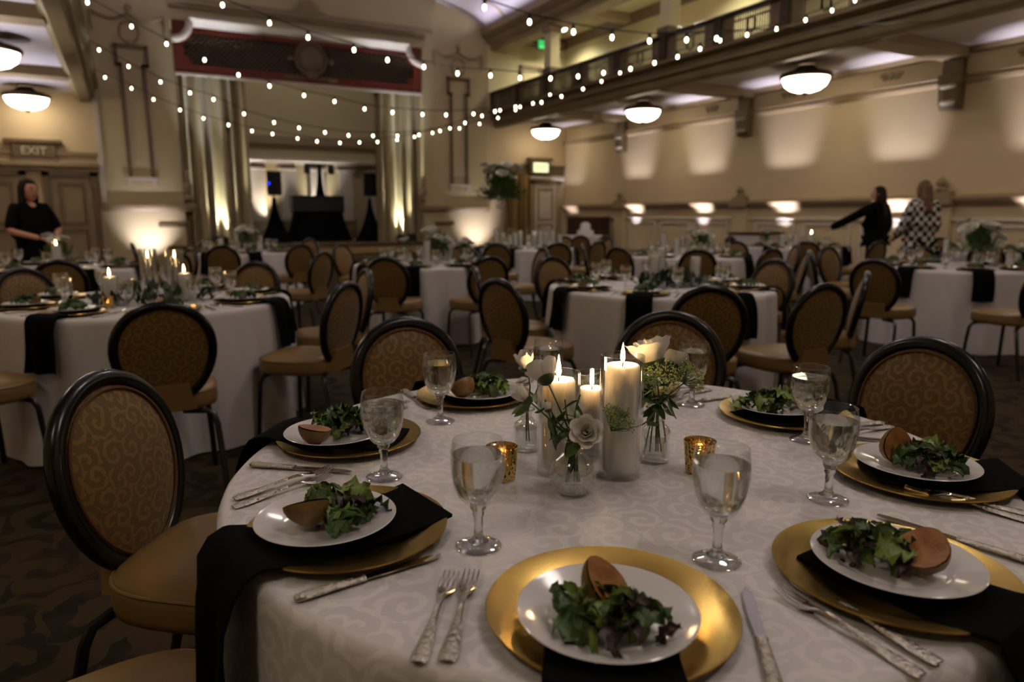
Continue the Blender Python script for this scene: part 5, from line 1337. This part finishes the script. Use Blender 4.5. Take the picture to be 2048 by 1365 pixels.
# table by the exit doors
N2 = 'the exit-door table'
c = table(-4.5, 6.9, N2, 6, .80); settings(-4.5, 6.9, N2, radians(20), R=.8)
arrangement(on(c, .02, .05), 'white roses in greenery on the exit-door table', 21, .15, .3, 5, .1, .06)
candle_set(on(c, .12, -.12), .045, .24, .21, 'a burning white pillar candle on the exit-door table', True, True, 1.3); gold_votive(on(c, .3, -.2), 'the gold votive glowing on the exit-door table', True)
for x, d in ((-3.72, 5.75), (-3.35, 6.75), (-3.6, 7.9), (-4.4, 5.6)): chair(x, d, -4.5, 6.9, N2)
# table before the stage
N3 = 'the stage-front table'
c = table(-3.85, 10.0, N3, 7); settings(-3.85, 10.0, N3, radians(5))
arrangement(on(c, .1, 0), 'white and green bouquet on the stage-front table', 31, .16, .34, 8, .12, .06)
for q, (dx, dd) in enumerate(((-.25, -.05), (.25, .1), (-.12, .2))): candle_set(on(c, dx, dd), .04, .2+.05*q, .17+.04*q, 'an unlit pillar candle %s the stage-front bouquet' % ['at the door side of', 'at the wall side of', 'behind'][q], False, True)
for x, d in ((-3.55, 8.62), (-2.70, 9.0), (-5.0, 9.3), (-3.2, 11.2), (-4.7, 11.0)): chair(x, d, -3.85, 10.0, N3)
chair(-2.0, 7.2, -3.2, 7.6, N3, 0, 'aisle'); chair(-2.12, 9.1, -1.0, 8.6, N3, 0, 'outer aisle')
# white bouquet table
N4 = 'the white-bouquet table'
c = table(-.9, 7.5, N4, 8); settings(-.9, 7.5, N4, radians(12))
arrangement(on(c, .1, .05), 'dense bouquet of white roses on the white-bouquet table', 41, .16, .34, 12, .12, .065)
arrangement(on(c, .40, -.05), 'small white flower posy at the wall side of the white-bouquet table', 42, .09, .26, 6, .1, .055, leaves=60)
arrangement(on(c, -.2, -.1), 'single white rose in a bud vase on the white-bouquet table', 43, .05, .3, 1, .14, .075, leaves=18)
for q, (dx, dd) in enumerate(((-.06, .2), (.2, .22), (.02, -.2))): candle_set(on(c, dx, dd), .04, .18+.04*q, .15+.04*q, 'an unlit pillar candle %s on the white-bouquet table' % ['behind the roses', 'behind the posy', 'before the roses'][q], False, True)
for x, d in ((-1.10, 6.25), (-.20, 6.3), (.15, 7.9), (-.6, 8.8)): chair(x, d, -.9, 7.5, N4)
# tall flower table near the corner
N5 = 'the tall-flower table'
c = table(.2, 11.2, N5, 9, .80); settings(.2, 11.2, N5, radians(0), R=.8)
st = MB(); st.lathe([(0,0),(.12,0),(.12,.01),(.02,.02),(.014,.05),(.014,.60),(.08,.62),(.09,.66),(0,.66)], 20)
sp = on(c, -.36, .1)
spawn([(None, st.mesh('flower_stand', 'far_glass', 50), None, None)], 'flower_stand', 'slender clear stand under the tall flower arrangement', 'stand', None, sp)
arrangement((sp[0], sp[1], sp[2]+.66), 'tall arrangement of white roses and dark greenery near the corner door', 51, .40, .62, 11, .08, .10, None, 620)
rnd = random.Random(5)
for q in range(11):
    dx, dd = -.45+.1*q+rnd.uniform(-.02,.02), (-.15 if q % 2 else .12)+rnd.uniform(-.08,.08)
    if abs(dx+.36) < .2 and dd > -.02: dd = -.22
    nth = ['first', 'second', 'third', 'fourth', 'fifth', 'sixth', 'seventh', 'eighth', 'ninth', 'tenth', 'eleventh'][q]
    candle_set(on(c, dx, dd), .04, .2+rnd.uniform(0,.14), .18+rnd.uniform(0,.08), 'the %s white candle from the exit-door end of the tall-flower table' % nth, False, True)
for x, d, e in ((-.2, 9.25, None), (.62, 9.45, 'near aisle'), (1.25, 10.2, None), (1.6, 11.6, None), (-1.1, 10.9, None), (.9, 12.3, None)): chair(x, d, .2, 11.2, N5, 0, e)
# cake table
c = W(1.50, 14.5)
o = link('tablecloth', cloth_mesh(.46, .86, .015, 12, 9, .04, 'linen_far', 90), None, (c.x, c.y, 0)); tag(o, 'white cloth on the small cake table by the corner door', 'tablecloth', 'white round tablecloths')
spawn(TABLE, 'round_table', 'small round table under the cake cloth', 'table', 'round banquet tables', (c.x, c.y, 0), 0, (.58, .58, 1.14))
ck = MB(); ck.lathe([(0,0),(.17,0),(.17,.10),(.165,.105),(.0,.105)], 28); c2 = MB(); c2.lathe([(0,.105),(.11,.105),(.10,.22),(.06,.26),(0,.27)], 28)
spawn([('bottom_tier', ck.mesh('bottom_tier', 'cake_icing'), None, None), ('top_tier', c2.mesh('top_tier', 'cake_icing'), None, None)], 'cake', 'white tiered cake on the small table by the corner door', 'cake', None, (c.x, c.y, .8615))
for x, d, e in ((1.25, 12.9, 'near'), (1.75, 13.2, 'near wall-side')): chair(x, d, 1.5, 14.5, 'the cake table', 25, e)
# table of unlit candles
N7 = 'the unlit-candle table'
c = table(1.08, 5.1, N7, 10, .80); settings(1.08, 5.1, N7, radians(-4), forks=True, R=.8)
candle_set(on(c, -.07, -.10), .041, .235, .215, 'the tallest unlit pillar candle on the unlit-candle table', False, True); candle_set(on(c, .10, .10), .04, .17, .15, 'the short unlit pillar candle among the leaves of the unlit-candle table', False, True)
candle_set(on(c, .24, -.05), .041, .22, .2, 'the unlit pillar candle at the wall side of the unlit-candle table', False, True); candle_set(on(c, .05, .25), .04, .27, .25, 'the unlit pillar candle at the back of the unlit-candle table', False, True)
gl_ = link('leaf_garland', mound(13, 240, .30, .16, .10, .075), None, on(c, .08, -.04)); tag(gl_, 'dark green leaf garland around the unlit candles', 'garland', None, 'stuff')
for x, d in ((-.08, 4.05), (-.20, 4.98), (.40, 6.15), (1.68, 3.75), (2.05, 5.75)): chair(x, d, 1.08, 5.1, N7)
chair(1.03, 3.62, 1.08, 5.1, N7); chair(2.24, 4.6, 1.08, 5.1, N7, 0, 'wall')
# mid-hall table
N8 = 'the mid-hall table'
c = table(2.25, 9.0, N8, 11, .77); settings(2.25, 9.0, N8, radians(18), R=.77)
arrangement(on(c, .15, .05), 'white flowers in glass on the mid-hall table', 61, .15, .34, 7, .13, .06)
for q, (dx, dd) in enumerate(((-.15, 0), (-.02, .2), (.3, .1), (-.3, .1))): candle_set(on(c, dx, dd), .04, .22+.03*q, .2+.02*q, 'an unlit pillar candle %s the mid-hall flowers' % ['before', 'behind', 'at the wall side of', 'at the door side of'][q], False, True)
for x, d, e in ((2.02, 7.65, None), (2.85, 7.9, None), (1.22, 8.1, None), (.95, 9.1, None), (3.1, 9.9, None), (3.45, 8.9, None)): chair(x, d, 2.25, 9.0, N8, 0, e)
chair(3.02, 7.2, 1.6, 7.6, N8, 0, 'aisle')
# table where the candle is being lit
N9 = 'the candle-lighting table'
c = table(4.62, 11.45, N9, 12, .77); settings(4.62, 11.45, N9, radians(7), R=.77)
for q, (dx, dd) in enumerate(((.18, -.1), (-.1, .05), (.05, .2), (.3, .12), (-.28, -.1))): candle_set(on(c, dx, dd), .04, .24, .2, 'the %s pillar candle on the candle-lighting table' % ['newly lit', 'short unlit', 'rear unlit', 'wall-side unlit', 'door-side unlit'][q], q == 0, True, 1.4)
arrangement(on(c, -.45, .15), 'small pale flower posy on the candle-lighting table', 71, .1, .26, 5, .1, .055, leaves=60)
for x, d in ((4.15, 9.95), (5.3, 10.2), (3.5, 11.0), (3.85, 12.4)): chair(x, d, 4.7, 11.4, N9)
# leafy bouquet table
N10 = 'the leafy-bouquet table'
c = table(4.45, 7.1, N10, 13, .80); settings(4.45, 7.1, N10, radians(2), R=.8)
arrangement(on(c, .24, -.02), 'loose leafy bouquet with white roses at the picture edge', 81, .22, .44, 6, .14, .085, None, 170)
for q, (dx, dd) in enumerate(((-.02, .1), (.46, .05), (.38, .22))): candle_set(on(c, dx, dd), .034, .28-.05*q, .25-.05*q, 'an unlit candle %s the leafy bouquet' % ['at the door side of', 'at the wall side of', 'behind'][q], False, True)
for x, d, e in ((3.02, 5.85, None), (3.72, 8.3, None), (3.2, 7.45, None), (4.9, 8.5, None)): chair(x, d, 4.45, 7.1, N10, 0, e)
chair(4.12, 5.38, 4.45, 7.1, N10, 28)
# far corner table and a service table
N11 = 'the far wall table'
c = table(7.0, 10.2, N11, 14); settings(7.0, 10.2, N11, radians(10))
for q, (dx, dd) in enumerate(((-.1, -.1), (.05, .1), (-.25, .1))): candle_set(on(c, dx, dd), .04, .26, .24, 'an unlit %s candle on the far wall table' % ['front', 'rear', 'door-side'][q], False, True)
for x, d in ((6.2, 9.2), (7.0, 11.5)): chair(x, d, 7.0, 10.2, N11)
sv = link('service_table', None, None, tuple(W(4.85, 14.0)), (0, 0, .3)); tag(sv, 'white-draped service table with dark top near the uplit wall', 'table')
link('white_skirt', MB().box(-.55, .55, -.3, .3, 0, .9, .01).mesh('white_skirt', 'linen_far', False), sv); link('dark_top', MB().box(-.58, .58, -.33, .33, .9, .94, .01).mesh('dark_top', 'wood_dark', False), sv)
# ------------------------------------------------------------------ people
def skinned(name, verts, edges, radii, mt, root=0, sub=2):
    me = bpy.data.meshes.new(name); me.from_pydata([tuple(v) for v in verts], edges, []); me.update()
    o = bpy.data.objects.new(name+'_tmp', me); COL.objects.link(o)
    m = o.modifiers.new('s', 'SKIN'); m.use_smooth_shade = True
    for i, r in enumerate(radii):
        r = r if isinstance(r, tuple) else (r, r); me.skin_vertices[0].data[i].radius = r
        me.skin_vertices[0].data[i].use_root = (i == root)
    s = o.modifiers.new('d', 'SUBSURF'); s.levels = sub; s.render_levels = sub
    dg = bpy.context.evaluated_depsgraph_get(); out = bpy.data.meshes.new_from_object(o.evaluated_get(dg)); out.name = name
    bpy.data.objects.remove(o); out.materials.clear(); out.materials.append(MATS[mt])
    out.polygons.foreach_set('use_smooth', [True]*len(out.polygons)); return out
def person(loc, facing, H, arms, label, top_mat, trouser_mat, hair_mat, hair_long, head_turn=0.0, sleeve=1.0, loose=1.0):
    """arms: for side -1 (their left, +x here is their right) and 1: (elbow, wrist) in body space, facing +Y"""
    root = link('person', None, None, loc, (0, 0, facing)); k_ = H/1.68
    hip, waist, chest, neck, chin = .92*k_, 1.08*k_, 1.27*k_, 1.43*k_, 1.47*k_
    V = [(0,0,hip), (0,.01,waist), (0,.0,chest), (0,-.01,neck-.04), (0,0,neck+.03)]; Rr = [(.145,.10), (.125,.09), (.15,.10), (.07,.06), (.05,.05)]
    E = [(0,1),(1,2),(2,3),(3,4)]
    cl = {'shirt': [], }
    for s in (-1, 1):
        sh = (s*.165*k_, -.01, chest+.10*k_); el, wr = arms[s]
        i = len(V); V += [sh, el, wr]; Rr += [.052, .04, .027]; E += [(2,i),(i,i+1),(i+1,i+2)]
    for s in (-1, 1):
        i = len(V); V += [(s*.09,0,hip-.07), (s*.10,.015,.49*k_), (s*.105,-.01,.07), (s*.115,.13,.035)]; Rr += [.088, .058, .04, (.04,.03)]; E += [(0,i),(i,i+1),(i+1,i+2),(i+2,i+3)]
    body = link('body', skinned('body', V, E, Rr, 'skin'), root)
    g = 1.0 + .12*loose
    # hands with fingers, part of the body's arms
    for s in (-1, 1):
        el, wr = Vector(arms[s][0]), Vector(arms[s][1]); d = (wr-el).normalized(); sd = d.cross(Vector((0,0,1))).normalized(); upv = sd.cross(d)
        hv = [wr, wr+d*.05, wr+d*.085]; hr = [.024, (.036,.018), (.034,.015)]; he = [(0,1),(1,2)]
        for q, ln in enumerate((.062,.072,.068,.052)):
            b0 = wr+d*.085+sd*(-.027+.018*q); i = len(hv); hv += [b0, b0+d*ln*.55-upv*.008, b0+d*ln*.85-upv*.026]; hr += [.009,.008,.007]; he += [(2,i),(i,i+1),(i+1,i+2)]
        i = len(hv); tb = wr+d*.03-sd*.034*s; hv += [tb, tb+d*.035-sd*.018*s, tb+d*.062-sd*.016*s]; hr += [.011,.009,.008]; he += [(1,i),(i,i+1),(i+1,i+2)]
        link('hand', skinned('hand', hv, he, hr, 'skin', 0, 1), root)
    # head with face
    hz = 1.565*k_; hd = link('head', None, root, (0, .01, hz), (0, 0, head_turn)); bpy.data.objects.remove(hd)
    mb = MB(); mb.grid(lambda u, t: (lambda a, b: ((.074*sin(b)*cos(a))*(1-.16*max(0,-cos(b))), .092*sin(b)*sin(a)*(1-.08*max(0,-cos(b)))+.012*max(0,-cos(b)), .115*cos(b)))(2*pi*u, pi*t), 24, 14, True)
    mb.ball((0,.098,-.012), (.013,.02,.022), 8, 6)
    for s in (-1, 1): mb.ball((s*.076,-.004,-.008), (.012,.022,.032), 8, 6)
    mb.xf(RZ(head_turn)); mb.xf(T((0,.012,hz)))
    head = link('head', mb.mesh('head', 'skin', 80), root)
    fm = MB()
    for s in (-1, 1): fm.ball((s*.032,.082,.008), (.012,.006,.006), 8, 5)
    for s in (-1, 1): fm.tube([(s*.016,.091,.030),(s*.032,.09,.034),(s*.05,.078,.028)], .004, 5)
    fm.xf(RZ(head_turn)).xf(T((0,.012,hz))); link('eyes', fm.mesh('eyes', 'hair_dark'), head)
    lm_ = MB().ball((0,.088,-.058), (.024,.008,.007), 10, 5); lm_.xf(RZ(head_turn)).xf(T((0,.012,hz))); link('mouth', lm_.mesh('mouth', 'lips'), head)
    hr_ = MB()   # hair: cap and fall around the face
    def hair(u, t):
        a = 2*pi*u; op = min(1, max(0, sin(a)-.30)/.22)
        tm = pi/2*(1-op) + radians(48)*op; th = tm*min(1, t/.5); zc = .130*cos(th); rad = sin(th)
        low = (-.10 - hair_long)*(1-op) + zc*op; f = max(0, (t-.5)/.5); z = zc - (zc-low)*f
        w_ = 1+.14*f*min(1, hair_long*4)*(1-f*.4)
        return ((.089*rad*cos(a)+.005*sin(11*a)*rad)*w_, (.106*rad*sin(a)-.010)*w_ - .03*f*min(1, hair_long*4)*(1-op), z)
    hr_.grid(hair, 40, 16, True); hr_.xf(RZ(head_turn)).xf(T((0,.012,hz)))
    ho = link('hair', hr_.mesh('hair', hair_mat, 80), root); so = ho.modifiers.new('t', 'SOLIDIFY'); so.thickness = .012; so.offset = -1
    # shirt and trousers follow the body
    V2 = [(0,0,hip-.10), (0,.01,hip+.02), (0,.01,waist), (0,0,chest), (0,-.01,neck-.05)]; R2 = [(.165*g,.12*g), (.16*g,.115*g), (.145*g,.108*g), (.168*g,.118*g), (.085,.075)]; E2 = [(0,1),(1,2),(2,3),(3,4)]
    for s in (-1, 1):
        sh = Vector((s*.165*k_, -.01, chest+.10*k_)); el, wr = Vector(arms[s][0]), Vector(arms[s][1]); i = len(V2)
        V2 += [sh, el]; R2 += [.066*g, .054*g]; E2 += [(3,i),(i,i+1)]
        if sleeve > .5: V2.append(wr.lerp(el, 1-sleeve)); R2.append(.044*g); E2.append((i+1,i+2))
    link('top', skinned('top', V2, E2, R2, top_mat, 1), root)
    V3 = [(0,0,hip)]; R3 = [(.155,.11)]; E3 = []
    for s in (-1, 1):
        i = len(V3); V3 += [(s*.09,0,hip-.07), (s*.10,.015,.49*k_), (s*.105,-.008,.10)]; R3 += [.1, .075, .065]; E3 += [(0,i),(i,i+1),(i+1,i+2)]
    link('trousers', skinned('trousers', V3, E3, R3, trouser_mat), root)
    for s in (-1, 1): link('shoe', MB().ball((s*.112,.06,.04), (.048,.13,.042), 12, 8).mesh('shoe', 'black_plastic'), root)
    tag(root, label, 'person'); return root
# woman by the exit doors: turned toward the hall, both hands before her, holding a red lighter
face_to = lambda ang: -HEAD + radians(ang)      # 0 = walking away from the camera, positive turns anticlockwise
p1 = W(-5.22, 7.72)
a1 = {-1: ((-.24,.06,1.10), (-.06,.26,1.02)), 1: ((.25,.04,1.10), (.10,.30,1.03))}
person((p1.x, p1.y, 0), face_to(-118), 1.64, a1, 'person with dark bob in black top holding a red lighter', 'black_cloth', 'black_cloth', 'hair_dark', .07, radians(10), .35, .9)
q = RZ(face_to(-118)) @ Vector((.05, .43, 1.03)); lt = (p1.x+q.x, p1.y+q.y, q.z)
spawn([('lighter_body', MB().tube([(0,-.07,0),(0,.05,0)], .012, 8).mesh('lighter_body', 'red_plastic'), None, None), ('nozzle', MB().tube([(0,.05,0),(0,.16,.0)], .004, 6).mesh('nozzle', 'silver'), None, None)], 'hand_lighter', 'red long-nosed lighter in the hand beside the exit-door table', 'lighter', None, lt, face_to(-118))
# woman in black lighting the candle: arm stretched toward the table
p2 = W(5.86, 11.4)
a2 = {-1: ((-.42,.20,1.22), (-.62,.42,1.06)), 1: ((.34,-.02,1.10), (.38,.10,.90))}
person((p2.x, p2.y, 0), face_to(35), 1.72, a2, 'person with long dark hair in black reaching out to light a candle', 'black_cloth', 'black_cloth', 'hair_brown', .26, radians(25), 1.0, 2.8)
# woman in the checkered jacket, seen from behind
p3 = W(5.62, 9.75)
a3 = {-1: ((-.27,.03,1.08), (-.20,.22,.98)), 1: ((.27,.02,1.08), (.22,.2,.98))}
person((p3.x, p3.y, 0), face_to(12), 1.73, a3, 'person with blond hair in a black and white checkered jacket', 'checker_knit', 'black_cloth', 'hair_blond', .22, radians(8), 1.0, 2.6)
